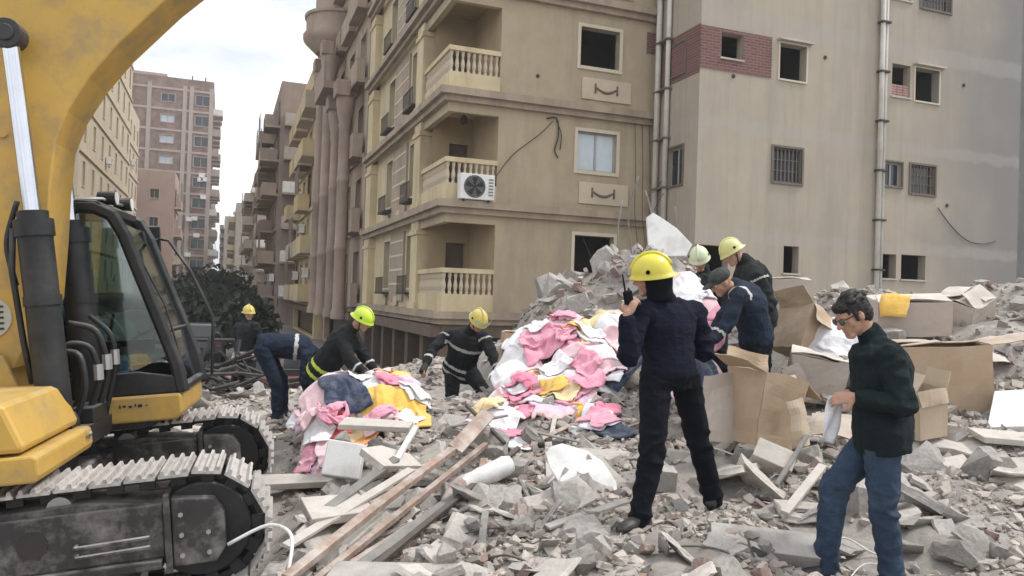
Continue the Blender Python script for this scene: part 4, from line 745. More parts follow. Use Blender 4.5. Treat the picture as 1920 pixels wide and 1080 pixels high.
def gravel():
    n = 78000; T = GEO['chunk']+GEO['slab']+GEO['brick'][:2]; y = 2.6*(15/2.6)**rng.random(n); x = y*rng.uniform(-.75, .78, n); y[:3000] = rng.uniform(5, 16, 3000); x[:3000] = y[:3000]*rng.uniform(-.55, .1, 3000)
    q = np.stack([x, y, np.full(n, -.3), np.ones(n)], 0); q = EXI @ q; nv = vnoise(x, y, 1.7, 4)+.5*vnoise(x, y, 4.2, 5); keep = (nv > -.22+.25*rng.random(n)) & ~((q[0] > -3) & (q[0] < 2.1) & (np.abs(q[1]) < 1.42)); x, y = x[keep], y[keep]; n = len(x)
    z = terrain(x, y); s = .008*(7.5)**(rng.random(n)**2.3)*(.65+.075*y); V = []; F = []; Tn = []; vo = 0; ti = rng.integers(0, len(T), n)
    for k in range(len(T)):
        idx = np.where(ti == k)[0]; v, f = T[k]; m = len(idx)
        if not m: continue
        qn = rng.normal(size=(m, 4)); qn /= np.linalg.norm(qn, axis=1)[:, None]; w, a, b, c = qn.T
        Rm = np.stack([1-2*(b*b+c*c), 2*(a*b-w*c), 2*(a*c+w*b), 2*(a*b+w*c), 1-2*(a*a+c*c), 2*(b*c-w*a), 2*(a*c-w*b), 2*(b*c+w*a), 1-2*(a*a+b*b)], -1).reshape(m, 3, 3)
        P = np.einsum('mij,vj->mvi', Rm, v)*s[idx][:, None, None]; P[..., 2] *= .75; P += np.stack([x[idx], y[idx], z[idx]+s[idx]*.25], -1)[:, None, :]
        V.append(P.reshape(-1, 3)); F.append((f[None]+(np.arange(m)*len(v))[:, None, None]+vo).reshape(-1, 3)); vo += m*len(v)
        g_ = rng.uniform(.5, 1.1, (m, 1)); col = np.clip(g_*np.array([1, .97, .94])+0*rng.normal(size=(m, 3)), 0, 1.2); red = rng.random(m) < .03; col[red] = col[red]*np.array([.85, .66, .6]); Tn.append(np.repeat(col, len(v), 0))
    V = np.concatenate(V); F = np.concatenate(F); Tn = np.concatenate(Tn); me = bpy.data.meshes.new('gravel'); me.vertices.add(len(V)); me.vertices.foreach_set('co', V.ravel()); me.loops.add(F.size); me.loops.foreach_set('vertex_index', F.ravel().astype(np.int32)); me.polygons.add(len(F)); me.polygons.foreach_set('loop_start', np.arange(0, F.size, 3, dtype=np.int32)); me.update(calc_edges=True)
    at_ = me.attributes.new('tint', 'FLOAT_COLOR', 'POINT'); at_.data.foreach_set('color', np.concatenate([Tn, np.ones((len(Tn), 1))], 1).ravel()); me.materials.append(MATS['gravel']); me.polygons.foreach_set('use_smooth', [False]*len(F)); me.update()
    tag(link('gravel', me), 'loose grey crushed rubble covering the ground', kind='stuff')
gravel()
def slab_shape(name, poly, th, mat, M, label, cat, rough=.012, group=None, bevel=.006):
    """irregular sheet: outline in local x,y, thickness th, placed by M"""
    n = len(poly); vs = [(p[0], p[1], -th/2) for p in poly]+[(p[0]+random.uniform(-rough, rough), p[1]+random.uniform(-rough, rough), th/2) for p in poly]
    m = MB(); m.add(vs, [tuple(range(n-1, -1, -1)), tuple(range(n, 2*n))]+[(i, (i+1) % n, (i+1) % n+n, i+n) for i in range(n)]); o = m.build(name, mat, bevel=bevel); o.matrix_world = M; return tag(o, label, cat, group)
def PM(x, y, z, rx=0, ry=0, rz=0): return Matrix.Translation((x, y, z)) @ Matrix.Rotation(math.radians(rz), 4, 'Z') @ Matrix.Rotation(math.radians(rx), 4, 'X') @ Matrix.Rotation(math.radians(ry), 4, 'Y')
slab_shape('broken_board', [(-.27, .12), (-.24, .19), (-.14, .22), (.05, .18), (.16, .1), (.26, -.06), (.29, -.2), (.22, -.27), (.02, -.16), (-.14, -.12), (-.22, .0)], .02, 'white_board', PM(.55, 5.72, .33, 48, 4, -8), 'white rounded board lying left of the man with the radio', 'board')
slab_shape('white_foam_block', [(-.17, -.15), (.16, -.17), (.17, .14), (-.15, .16)], .10, 'white_board', PM(-1.42, 6.75, .14, 68, 4, -4), 'small square white block below the left clothes heap', 'block', bevel=.012)
slab_shape('broken_board', [(-.26, -.17), (-.30, .25), (-.20, .33), (-.10, .27), (.12, .10), (.33, -.14), (.26, -.32), (.0, -.34)], .05, 'white_board', PM(2.12, 10.6, 2.55, 70, 0, -10), 'tilted white slab standing on the top of the mound', 'slab')
slab_shape('broken_board', [(-.5, -.16), (.3, -.26), (.55, -.05), (.3, .24), (-.12, .26)], .06, 'white_board', PM(4.55, 6.75, .76, 32, -8, 12), 'bright white slab at the right edge of the picture', 'slab')
slab_shape('broken_board', [(-.22, -.1), (.2, -.14), (.26, .02), (-.1, .16)], .03, 'white_board', PM(2.95, 6.7, .62, 28, 6, 30), 'crooked white sheet behind the hands of the man in jeans', 'sheet')
slab_shape('fallen_concrete_block', [(-.36, -.11), (.35, -.13), (.37, .10), (-.35, .12)], .12, 'concrete_chunk', PM(1.62, 4.72, .13, 22, 3, -3), 'flat grey concrete beam lying between the officer and the man in jeans', 'beam')
slab_shape('fallen_concrete_block', [(-.14, -.08), (.14, -.09), (.15, .08), (-.13, .09)], .16, 'concrete_chunk', PM(1.12, 5.75, .30, 6, 5, 8), 'squared concrete block between the legs of the man with the radio', 'block')
slab_shape('fallen_concrete_block', [(-.5, -.14), (.5, -.10), (.52, .13), (-.45, .16)], .07, 'plaster_slab', PM(-1.0, 5.6, .06, 14, 3, 40), 'long pale slab beside the timbers', 'slab')
slab_shape('fallen_concrete_block', [(-.45, -.13), (.45, -.1), (.5, .1), (-.4, .15)], .06, 'plaster_slab', PM(-2.0, 7.0, -.13, 8, -3, 6), 'flat tan slab at the tip of the rear excavator track', 'slab')
slab_shape('fallen_concrete_block', [(-.3, -.12), (.28, -.15), (.34, .05), (.05, .17), (-.28, .13)], .06, 'plaster_slab', PM(-.95, 6.35, .24, 25, 10, 62), 'leaning pale slab above the timber ends', 'slab')
slab_shape('fallen_concrete_block', [(-.34, -.1), (.3, -.08), (.33, .09), (-.3, .12)], .05, 'plaster_slab', PM(-1.2, 7.05, .40, 10, 2, 4), 'level grey slab under the yellow clothes', 'slab')
slab_shape('fallen_concrete_block', [(-.5, -.2), (.4, -.22), (.5, .15), (-.4, .2)], .07, 'concrete_chunk', PM(-.55, 4.35, -.02, 8, 0, 5), 'broad smooth grey slab at the bottom centre edge', 'slab')
slab_shape('fallen_concrete_block', [(-.42, -.14), (.45, -.12), (.4, .13), (-.44, .12)], .05, 'plaster_slab', PM(4.3, 6.35, .58, 9, 3, -4), 'flat pale slab under the large carton at right', 'slab')
slab_shape('fallen_concrete_block', [(-.16, -.1), (.14, -.1), (.15, .1), (-.14, .1)], .15, 'plaster_slab', PM(2.02, 5.85, .44, 35, 25, -35), 'tilted pale block under the open carton', 'block')
def plank(label, p0, p1, w, t, mat, roll=0., name='timber_plank', cat='plank', bend=0., group=None):
    p0, p1 = Vector(p0), Vector(p1); d = (p1-p0); L = d.length; q = d.to_track_quat('X', 'Z'); m = MB(); n = 6
    for i in range(n):
        a, b = L*i/n, L*(i+1)/n; za, zb = bend*math.sin(math.pi*i/n), bend*math.sin(math.pi*(i+1)/n); vs = [(a, -w/2, za-t/2), (a, w/2, za-t/2), (a, w/2, za+t/2), (a, -w/2, za+t/2), (b, -w/2, zb-t/2), (b, w/2, zb-t/2), (b, w/2, zb+t/2), (b, -w/2, zb+t/2)]
        fs = [(0, 1, 5, 4), (1, 2, 6, 5), (2, 3, 7, 6), (3, 0, 4, 7)]
        if i == 0: fs.append((0, 3, 2, 1))
        if i == n-1: fs.append((4, 5, 6, 7))
        m.add(vs, fs)
    o = m.build(name, mat, bevel=.003); o.matrix_world = Matrix.Translation(p0) @ q.to_matrix().to_4x4() @ Matrix.Rotation(roll, 4, 'X'); return tag(o, label, cat, group)
plank('long reddish brown timber lying diagonally towards the camera', (-1.22, 4.35, -.02), (-.24, 6.75, .44), .066, .045, 'plank_wood', .15, bend=.02)
plank('second long brown timber right beside the first', (-1.08, 4.35, -.05), (-.18, 6.62, .34), .046, .04, 'plank_wood', .1)
plank('short wide pinkish board at the top end of the timbers', (-.42, 6.25, .36), (-.17, 6.82, .58), .13, .03, 'plank_wood', .5)
plank('long dark grey metal channel lying parallel to the timbers', (-.86, 4.3, -.04), (.10, 6.5, .34), .038, .035, 'rusty_bar', .3, 'metal_channel', 'metal bar')
plank('grey plank between the timbers and the metal channel', (-.98, 4.3, -.06), (-.1, 6.15, .24), .07, .03, 'plank_grey', .2)
plank('pale plank left of the timbers', (-1.38, 4.9, -.02), (-.75, 6.1, .22), .07, .025, 'plaster_slab', .2)
plank('grey plank lying left of the long timbers', (-1.30, 5.2, .06), (-.9, 6.3, .26), .07, .03, 'plank_grey', .3)
plank('upright light stick leaning left of the small white block', (-.95, 6.3, .15), (-.78, 6.6, .48), .05, .03, 'white_board', .3)
plank('dark thin stick crossing the clothes heap', (-.40, 7.3, .58), (-.02, 6.6, .36), .03, .03, 'rusty_bar', 0)
plank('thin stick leaning on the blocks below the open carton', (1.95, 5.55, .32), (2.32, 5.95, .62), .03, .025, 'plank_grey', 0)
plank('slanting board left of the man in jeans', (1.85, 5.1, .24), (2.3, 5.6, .46), .06, .03, 'plaster_slab', .2)
plank('yellowish plank at the lower left of the timbers', (-.95, 4.5, -.03), (-.5, 5.3, .10), .06, .03, 'plank_wood', .2)
for i, (a, b) in enumerate((((-.5, 7.0, .42), (.0, 7.25, .5)), ((3.3, 4.9, .28), (3.5, 4.4, .22)), ((3.45, 5.0, .30), (3.6, 4.5, .22)), ((.2, 6.9, .42), (.8, 6.6, .36)))):
    plank(['short grey lath in the middle of the rubble', 'thin white lath in the right foreground', 'second thin white lath in the right foreground', 'grey lath below the pink clothes'][i], a, b, .03, .015, 'plank_grey' if i in (0, 3) else 'white_board', .2, 'lath', 'lath')
for k in range(30):
    x_, y_ = random.uniform(-1.7, .5), random.uniform(4.7, 7.2); a = math.radians(random.gauss(62, 28)); L_ = random.uniform(.25, .8); z_0 = tz(x_, y_)+.03; x2, y2 = x_+math.cos(a)*L_, y_+math.sin(a)*L_; z_1 = max(tz(x2, y2)+.04, z_0+random.uniform(-.05, .15))
    if in_machine(x_, y_, .1): continue
    mt_ = random.choice(['plank_grey', 'plank_wood', 'plaster_slab', 'plank_grey']); plank('thin %s lath %s' % ({'plank_grey': 'grey', 'plank_wood': 'brown', 'plaster_slab': 'pale'}[mt_], region(x_, y_)), (x_, y_, z_0), (x2, y2, z_1), random.uniform(.025, .07), .018, mt_, random.uniform(-.5, .5), 'broken_lath', 'lath', group='broken laths')
# lumpy white roll (broken column / foam roll) with its pinkish torn end
m = MB(); P = [(-.36+.40*k/9, 5.75+.16*k/9, .17+.17*k/9) for k in range(10)]; m.tube(P, [.055, .07, .075, .07, .078, .073, .08, .075, .08, .06], 14); o = m.build('plaster_roll', 'white_board', smooth='auto'); tag(o, 'thick white roll-shaped column piece beside the timbers', 'column piece')
m = MB(); m.tube([(-.44, 5.6, .06), (-.36, 5.72, .16), (-.29, 5.80, .21)], [.05, .08, .07], 9); o = m.build('clay_pipe', 'brick_chunk', smooth='auto'); tag(o, 'pinkish clay pipe piece touching the white roll', 'pipe piece')
# rebar and wires
SLD = [rmesh('gap_shade_scrap', g, 'dark_debris') for g in GEO['slab'][:6]]
def wire(label, pts, r=.008, mat='rusty_bar', name='rebar', cat='rebar', group=None):
    P = [Vector(p) for p in pts]; out_ = []
    for i in range(len(P)-1):
        for t in range(5): out_.append(P[i].lerp(P[i+1], t/5))
    out_.append(P[-1])
    for _ in range(4): out_ = [out_[0]]+[(out_[i-1]+out_[i]*2+out_[i+1])/4 for i in range(1, len(out_)-1)]+[out_[-1]]
    o = MB().tube(out_, r, 6).build(name, mat, smooth=True); return tag(o, label, cat, group)
wire('white bent cable loop by the front of the near track', [(-1.75, 4.9, -.02), (-1.5, 4.95, .12), (-1.3, 4.8, .1), (-1.25, 4.5, -.05)], .012, 'white_board', 'cable', 'cable')
wire('thin green cord lying left of the officer', [(.0, 5.35, .13), (.3, 5.3, .16), (.55, 5.25, .17), (.75, 5.3, .2)], .007, pm('cord_green', (.05, .16, .10), .6, .1, 4, 0).name, 'cord', 'cord')
wire('red plastic strip left of the officer', [(.12, 5.5, .15), (.25, 5.52, .2), (.38, 5.5, .2)], .018, pm('strip_red', (.45, .06, .04), .5, .1, 4, 0).name, 'plastic_strip', 'strip')
wire('pale wire curving over the gravel at bottom centre', [(-.1, 4.4, .0), (.3, 4.45, .06), (.7, 4.3, .06), (1.1, 4.2, .1)], .005, 'plank_grey')
for i, (a, b, c) in enumerate((((1.75, 11.1, 2.1), (1.6, 11.0, 2.9), (1.75, 10.9, 3.4)), ((1.9, 11.1, 2.2), (2.0, 11.0, 2.8), (1.85, 10.9, 3.2)), ((1.6, 11.1, 2.0), (1.5, 11.2, 2.6), (1.58, 11.3, 3.1)), ((2.2, 11.2, 2.2), (2.35, 11.1, 2.6), (2.3, 11, 3.0)))):
    wire(['rebar curling up from the mound top, tallest of four', 'rebar standing just right of the tallest one on the mound', 'leftmost rebar standing on the mound top', 'rebar behind the tilted white slab'][i], (a, b, c), .011, 'plank_grey')

scatter(SLD, 'gap_shade_scrap', 'dark gap-shade scrap piece', 46, .05, .15, True, ymin=4.0, ymax=10)  # dark scraps that also stand in for shade in the rubble gaps
for k in range(16):
    x_, y_ = random.choice([(random.uniform(-1.2, 3.6), random.uniform(4.3, 6.4)), (random.uniform(.2, 4.8), random.uniform(6.4, 9))]); a = random.uniform(0, 6.28); L_ = random.uniform(.25, .7); pts = []
    for t in range(4):
        xx, yy = x_+math.cos(a)*L_*t/3, y_+math.sin(a)*L_*t/3; a += random.gauss(0, .5); pts.append((xx, yy, tz(xx, yy)+.02+random.random()*.10*(t in (1, 2))))
    mt_ = random.choice(['rusty_bar', 'rusty_bar', 'plank_grey', 'white_board']); wire('%s bent wire %s' % ({'rusty_bar': 'dark rusty', 'plank_grey': 'grey', 'white_board': 'white'}[mt_], region(x_, y_)), pts, random.uniform(.004, .008), mt_, 'bent_wire', 'wire', 'bent wires in the rubble')
# ---------------------------------------------------------------- people
pm('skin', (.42, .24, .165), .55, .08, 14, .08, 60)
pm('hair_black', (.016, .013, .012), .6, .3, 30, .5, 60)
pm('cloth_navy', (.008, .010, .022), .9, .25, 5, .5, 9, spec=.15, wave=(1, 1, 2.2))
pm('cloth_black', (.0065, .0075, .012), .9, .2, 5, .4, 9, spec=.15)
pm('cloth_fire', (.016, .018, .020), .9, .3, 5, .5, 10, spec=.2, dirt=(.06, .058, .055), dirt_amt=.3)
pm('cloth_blue', (.014, .022, .040), .9, .25, 5, .5, 10, spec=.2, dirt=(.07, .08, .09), dirt_amt=.25)
pm('cloth_teal', (.010, .017, .019), .9, .2, 5, .5, 10, spec=.2)
pm('denim', (.027, .049, .088), .88, .3, 3, .5, 12, dirt=(.075, .115, .17), dirt_amt=.45, dscale=4, wave=(1, 1, 1.8))
pm('cloth_camo', (.05, .052, .05), .9, .5, 16, .3, 20)
pm('leather', (.012, .012, .012), .5, .2, 9, .15, 30, dirt=(.2, .19, .18), dirt_amt=.5)
pm('helmet_yellow', (.72, .62, .035), .35, .05, 4, .02, 20, dirt=(.45, .4, .12), coat=.3, top=.3, topc=(.6, .57, .42))
pm('helmet_lime', (.56, .78, .05), .35, .05, 4, .02, 20, coat=.3, top=.3, topc=(.6, .57, .42))
pm('helmet_gold', (.60, .48, .09), .38, .06, 4, .02, 20, dirt=(.4, .35, .2), coat=.3, top=.3, topc=(.6, .57, .42))
pm('helmet_pale', (.55, .53, .19), .4, .06, 4, .02, 20, dirt=(.4, .38, .25), coat=.2, top=.3, topc=(.6, .57, .42))
pm('helmet_mint', (.58, .64, .42), .4, .06, 4, .02, 20, coat=.2, top=.3, topc=(.6, .57, .42))
pm('stripe_silver', (.46, .46, .44), .5, .1, 6, 0)
pm('stripe_lime', (.50, .60, .07), .5, .1, 6, 0)
pm('patch_red', (.30, .03, .03), .7, .1, 6, 0)
pm('glove_dark', (.03, .03, .03), .8, .2, 9, .2)
pm('lens_dark', (.02, .012, .01), .12, .1, 5, 0, spec=.7)
pm('cloth_op', (.09, .16, .24), .85, .2, 5, .4, 12)
def add_loft(V, F, rings):
    n = len(rings[0]); k = len(V)
    for R in rings: V.extend(R)
    for i in range(len(rings)-1):
        for j in range(n): F.append((k+i*n+j, k+i*n+(j+1) % n, k+(i+1)*n+(j+1) % n, k+(i+1)*n+j))
    F.append(tuple(k+j for j in range(n-1, -1, -1))); F.append(tuple(k+(len(rings)-1)*n+j for j in range(n)))
def frame_of(d):
    d = d.normalized(); a = Vector((0, 0, 1)) if abs(d.z) < .9 else Vector((1, 0, 0)); u = a.cross(d).normalized(); return u, d.cross(u)
def ell_ring(c, u, w, a, b, n=16): return [c+u*(a*math.cos(2*math.pi*j/n))+w*(b*math.sin(2*math.pi*j/n)) for j in range(n)]
def cap_(V, F, p0, p1, r0, r1, n=12):
    d = p1-p0
    if d.length < 1e-5: d = Vector((0, 0, .001)); p1 = p0+d
    u, w = frame_of(d); dn = d.normalized(); R = []
    for t in (-.96, -.75, -.4, 0): R.append(ell_ring(p0+dn*(r0*t), u, w, r0*math.sqrt(1-t*t), r0*math.sqrt(1-t*t), n))
    R.append(ell_ring((p0+p1)/2, u, w, (r0+r1)/2, (r0+r1)/2, n))
    for t in (0, .4, .75, .96): R.append(ell_ring(p1+dn*(r1*t), u, w, r1*math.sqrt(1-t*t), r1*math.sqrt(1-t*t), n))
    add_loft(V, F, R)
def ell_(V, F, c, X, Y, Z, n=14):
    R = []
    for t in (-.97, -.8, -.5, -.18, .18, .5, .8, .97): s_ = math.sqrt(1-t*t); R.append(ell_ring(c+Z*t, X, Y, s_, s_, n))
    add_loft(V, F, R)
TMP = []
def solid(V, F, name, mat, voxel, smooth=3, noise_amp=0., noise_scale=7., seed=0, aniso=(1, 1, 1), joints=()):
    """union of closed shells -> one continuous voxel-remeshed surface"""
    me = bpy.data.meshes.new('tmp'); me.from_pydata([tuple(v) for v in V], [], F); b = bmesh.new(); b.from_mesh(me); bmesh.ops.recalc_face_normals(b, faces=b.faces); b.to_mesh(me); b.free()
    o = bpy.data.objects.new('tmp', me); COL.objects.link(o); r = o.modifiers.new('r', 'REMESH'); r.mode = 'VOXEL'; r.voxel_size = voxel
    if smooth: sm = o.modifiers.new('s', 'SMOOTH'); sm.factor = .5; sm.iterations = smooth
    dg = bpy.context.evaluated_depsgraph_get(); m2 = bpy.data.meshes.new_from_object(o.evaluated_get(dg)); bpy.data.objects.remove(o); bpy.data.meshes.remove(me)
    m2.name = name; n = len(m2.vertices)
    if noise_amp and n:
        co = np.zeros(n*3); m2.vertices.foreach_get('co', co); co = co.reshape(-1, 3); nn = np.zeros(n*3); m2.vertices.foreach_get('normal', nn); nn = nn.reshape(-1, 3); q = co*np.array(aniso)*noise_scale+seed*3.7; h = np.array([1-2.6*abs(mnoise.noise(p))+.5*mnoise.noise(p*2.6) for p in map(Vector, q.tolist())])
        wt = np.full(n, .45)
        for j in joints: wt += .95*np.exp(-((co-np.array(j))**2).sum(1)/.13**2)
        co += nn*(h*noise_amp*np.minimum(wt, 1.5))[:, None]; m2.vertices.foreach_set('co', co.ravel()); m2.update()
    m2.materials.clear(); m2.materials.append(MATS[mat]); m2.polygons.foreach_set('use_smooth', [True]*len(m2.polygons)); return m2
def band_from(me, p0, p1, t0, t1, rmax, name, mat, off=.005):
    n = len(me.vertices); co = np.zeros(n*3); me.vertices.foreach_get('co', co); co = co.reshape(-1, 3); nn = np.zeros(n*3); me.vertices.foreach_get('normal', nn); nn = nn.reshape(-1, 3)
    p0 = np.array(p0); d = np.array(p1)-p0; t = (co-p0) @ d/(d @ d); dist = np.linalg.norm(co-p0-t[:, None]*d, axis=1); ok = (t > t0) & (t < t1) & (dist < rmax)
    F = [tuple(p.vertices) for p in me.polygons if all(ok[v] for v in p.vertices)]
    if not F: return None
    ids = sorted({v for f in F for v in f}); mp = {v: i for i, v in enumerate(ids)}; m2 = bpy.data.meshes.new(name); m2.from_pydata((co[ids]+nn[ids]*off).tolist(), [], [tuple(mp[v] for v in f) for f in F]); m2.materials.append(MATS[mat]); m2.polygons.foreach_set('use_smooth', [True]*len(m2.polygons)); return m2
def hand(V, F, w, d, nrm, side, curl=.7, k=1.):
    """palm, four unequal curled fingers and a thumb; d = direction of the hand, nrm = back-of-hand normal"""
    d = d.normalized(); nrm = (nrm-d*nrm.dot(d)).normalized(); lat = d.cross(nrm)*side
    pc = w+d*.05*k; ell_(V, F, pc, lat*.042*k, nrm*.017*k, d*.055*k, 12); cap_(V, F, w-d*.02*k, w+d*.02*k, .027*k, .028*k, 10)
    for i, L in enumerate((.070, .078, .073, .058)):
        base = w+d*.09*k+lat*(.031-.0205*i)*k; a = curl*(.9+.12*i); d1 = (d*math.cos(a*.6)-nrm*math.sin(a*.6)).normalized(); j = base+d1*L*.45*k; d2 = (d*math.cos(a*1.5)-nrm*math.sin(a*1.5)).normalized(); j2 = j+d2*L*.33*k; d3 = (d*math.cos(a*2.2)-nrm*math.sin(a*2.2)).normalized()
        cap_(V, F, base-d*.02*k, j, .0100*k, .0092*k, 8); cap_(V, F, j, j2, .0092*k, .0085*k, 8); cap_(V, F, j2, j2+d3*L*.25*k, .0085*k, .0072*k, 8)
    tb = w+d*.03*k+lat*.034*k; t1 = (d*.6+lat*.7-nrm*.35).normalized(); t2 = (d*.85+lat*.15-nrm*.5).normalized(); cap_(V, F, tb, tb+t1*.038*k, .013*k, .0115*k, 8); cap_(V, F, tb+t1*.038*k, tb+t1*.038*k+t2*.034*k, .0115*k, .009*k, 8)
def person(J, label, gaze, jacket, trousers, helmet=None, hair=None, cap=None, near=False, gloves=False, stripes=None, toes=None, seed=0, name='person', group=None, curl=.7, belt=None, neckflap=False, bulk=1., hands=(None, None), shoes=True, skirted=False, visor=False, collar=True, legs=True):
    J = {k: Vector(v) for k, v in J.items()}; base = Vector((J['pelvis'].x, J['pelvis'].y, min(J['al'].z, J['ar'].z)-.08)); J = {k: v-base for k, v in J.items()}
    e = empty(name, base, label, 'person', group); vx = .0065 if near else .010; vc = .008 if near else .013
    upv = (J['neck']-J['pelvis']).normalized(); lat = J['sr']-J['sl']; lat = (lat-upv*lat.dot(upv)).normalized(); fwd = upv.cross(lat).normalized(); hl = (J['hr']-J['hl']); hl = (hl-upv*hl.dot(upv)).normalized()
    def spine(inf, top=True, low=-.08, hip=1.):
        R = []; bend = J['chest']
        for t, a, b in ((low, .150*hip, .112), (0., .168*hip, .125), (.22, .155, .118), (.45, .160, .120), (.68, .182, .128), (.86, .175, .112), (.97, .105, .08)):
            if t <= 0: c = J['pelvis']+upv*t
            else:
                p0, p1, p2 = J['pelvis'], bend, J['neck']; kk = (bend-p0).length/((bend-p0).length+(p2-bend).length); c = p0.lerp(bend, t/kk) if t < kk else bend.lerp(p2, (t-kk)/(1-kk))
            u = hl.lerp(lat, max(0, min(1, t))).normalized(); w = upv.cross(u).normalized(); c = c-w*(-.012 if t > .4 else 0)
            R.append(ell_ring(c, u, w, (a+inf)*bulk, (b+inf)*bulk, 20))
        return R
    # ---- head frame
    g_ = Vector(gaze).normalized(); nu = (J['head']-J['neck']).normalized(); hu = (nu*.45+Vector((0, 0, 1))*.55); hu = (hu-g_*hu.dot(g_)).normalized(); hr = g_.cross(hu).normalized(); hc = J['head']
    H = lambda x, y, z: hc+hr*x+g_*y+hu*z
    # ---- body: one continuous surface
    V, F = [], []; add_loft(V, F, spine(-.012)); 
    for s_, sh, el, wr, hp, kn, an in ((-1, 'sl', 'el', 'wl', 'hl', 'kl', 'al'), (1, 'sr', 'er', 'wr', 'hr', 'kr', 'ar')):
        cap_(V, F, J['neck'].lerp(J[sh], .35)-upv*.03, J[sh], .06, .058); cap_(V, F, J[sh], J[el], .055, .042); cap_(V, F, J[el], J[wr], .043, .028)
        if legs: cap_(V, F, J[hp], J[kn], .085, .058); cap_(V, F, J[kn], J[an], .055, .038)
        d = J[wr]-J[el]; hs = hands[0 if s_ < 0 else 1]
        dd, nn_ = (Vector(hs[0]), Vector(hs[1])) if hs else (d, (fwd*.3+lat*s_*.8+upv*.3)); hand(V, F, J[wr], dd, nn_, -s_ if False else (1 if s_ > 0 else -1), curl, 1. if near else 1.1)
    cap_(V, F, J['neck']-upv*.04, H(0, -.03, -.06), .058, .052)
    ell_(V, F, H(0, -.012, .025), hr*.076, g_*.098, hu*.100); ell_(V, F, H(0, .035, -.035), hr*.060, g_*.062, hu*.082); cap_(V, F, H(-.018, .070, -.098), H(.018, .070, -.098), .022, .022, 8)
    cap_(V, F, H(0, .088, .012), H(0, .112, -.026), .010, .0145, 8); cap_(V, F, H(-.014, .100, -.030), H(.014, .100, -.030), .009, .009, 6); cap_(V, F, H(-.04, .078, .020), H(.04, .078, .020), .012, .012, 8)
    cap_(V, F, H(-.022, .083, -.062), H(.022, .083, -.062), .0085, .0085, 6); cap_(V, F, H(-.02, .082, -.074), H(.02, .082, -.074), .009, .009, 6)
    for s_ in (-1, 1): ell_(V, F, H(.076*s_, -.005, -.008), hr*.010, g_*.020, hu*.033, 8); ell_(V, F, H(.048*s_, .052, -.025), hr*.022, g_*.024, hu*.028, 8)
    link('body', solid(V, F, 'body', 'skin', vx, 1), e)
    for s_ in (-1, 1):
        m = MB(); V2, F2 = [], []; ell_(V2, F2, H(.031*s_, .079, .004), hr*.013, g_*.011, hu*.010, 10); m.add(V2, F2, 0); V2, F2 = [], []; ell_(V2, F2, H(.031*s_, .0885, .004), hr*.006, g_*.004, hu*.006, 8); m.add(V2, F2, 1); m.build('eye', ['white_paint', 'hair_black'], e, smooth=True)
    # ---- trousers and shoes
    if legs:
        V, F = [], []; add_loft(V, F, spine(.010)[:4])
        for hp, kn, an in (('hl', 'kl', 'al'), ('hr', 'kr', 'ar')):
            k_ = J[kn]; a_ = J[an]; cap_(V, F, J[hp], k_, .104*bulk, .075*bulk, 14); cap_(V, F, k_, a_.lerp(k_, .35), .074*bulk, .068*bulk, 14); cap_(V, F, a_.lerp(k_, .35), a_.lerp(k_, -.02), .067*bulk, .064, 14)
        tr = solid(V, F, 'trousers', trousers, vc, 3, .013, 8.5, seed, (1, 1, 1.35), [J['kl'], J['kr'], J['al'], J['ar'], J['pelvis']]); link('trousers', tr, e)
        if shoes:
            for i, an in enumerate(('al', 'ar')):
                td = Vector(toes[i]) if toes else Vector((fwd.x, fwd.y, 0)); td.z = 0; td.normalize(); a_ = J[an]; sd_ = td.cross(Vector((0, 0, 1))); R = []
                for t, wd, hh in ((-.085, .025, .05), (-.07, .036, .075), (-.02, .040, .095), (.04, .042, .085), (.10, .047, .062), (.15, .044, .048), (.18, .03, .035), (.192, .012, .02)): R.append(ell_ring(a_+td*t+Vector((0, 0, -.072+hh*.5)), sd_, Vector((0, 0, 1)), wd, hh*.55, 12))
                V, F = [], []; add_loft(V, F, R); m = MB(); m.add(V, F); m.build('shoe', 'leather', e, smooth=True)
    # ---- jacket
    V, F = [], []; R = spine(.036 if skirted else .028, low=-.13 if skirted else -.02, hip=1.16 if skirted else 1.02); add_loft(V, F, R)
    for sh, el, wr in (('sl', 'el', 'wl'), ('sr', 'er', 'wr')):
        cap_(V, F, J['neck'].lerp(J[sh], .35)-upv*.035, J[sh], .088*bulk, .074*bulk); cap_(V, F, J[sh], J[el], .072*bulk, .060*bulk, 14); cap_(V, F, J[el], J[wr].lerp(J[el], .12), .062*bulk, .047*bulk, 14)
    if collar: cap_(V, F, J['neck']-upv*.05, J['neck'].lerp(H(0, -.03, -.06), .38), .085, .070, 14)
    jk = solid(V, F, 'jacket', jacket, vc, 6, .013, 8.5, seed+5, (1, 1, 1.2), [J['el'], J['er'], J['sl'], J['sr']]); jo = link('jacket', jk, e)
    for st in (stripes or ()):
        kind, mt = st[0], st[1]
        segs = {'chest': [(J['pelvis'], J['neck'], .60, .70, .30)], 'waist': [(J['pelvis'], J['neck'], .02, .12, .30)], 'hem': [(J['pelvis'], J['neck'], -.12, -.02, .30), (J['pelvis'], J['neck'], .06, .15, .30)], 'arms': [(J['el'], J['wl'], .45, .62, .085), (J['er'], J['wr'], .45, .62, .085)], 'uparms': [(J['sl'], J['el'], .45, .62, .10), (J['sr'], J['er'], .45, .62, .10)], 'shoulder': [(J['neck'], J['sl'], .75, 1.0, .12)], 'armhole': [(J['sl'], J['el'], .02, .14, .12), (J['sr'], J['er'], .02, .14, .12)]}[kind]
        for s_ in segs:
            b_ = band_from(jk, s_[0], s_[1], s_[2], s_[3], s_[4], 'reflective_stripe', mt)
            if b_: link('reflective_stripe', b_, jo)
    if belt:
        b_ = band_from(jk, J['pelvis'], J['neck'], .0, .09, .3, 'belt', belt, .008)
        if b_: link('belt', b_, e)
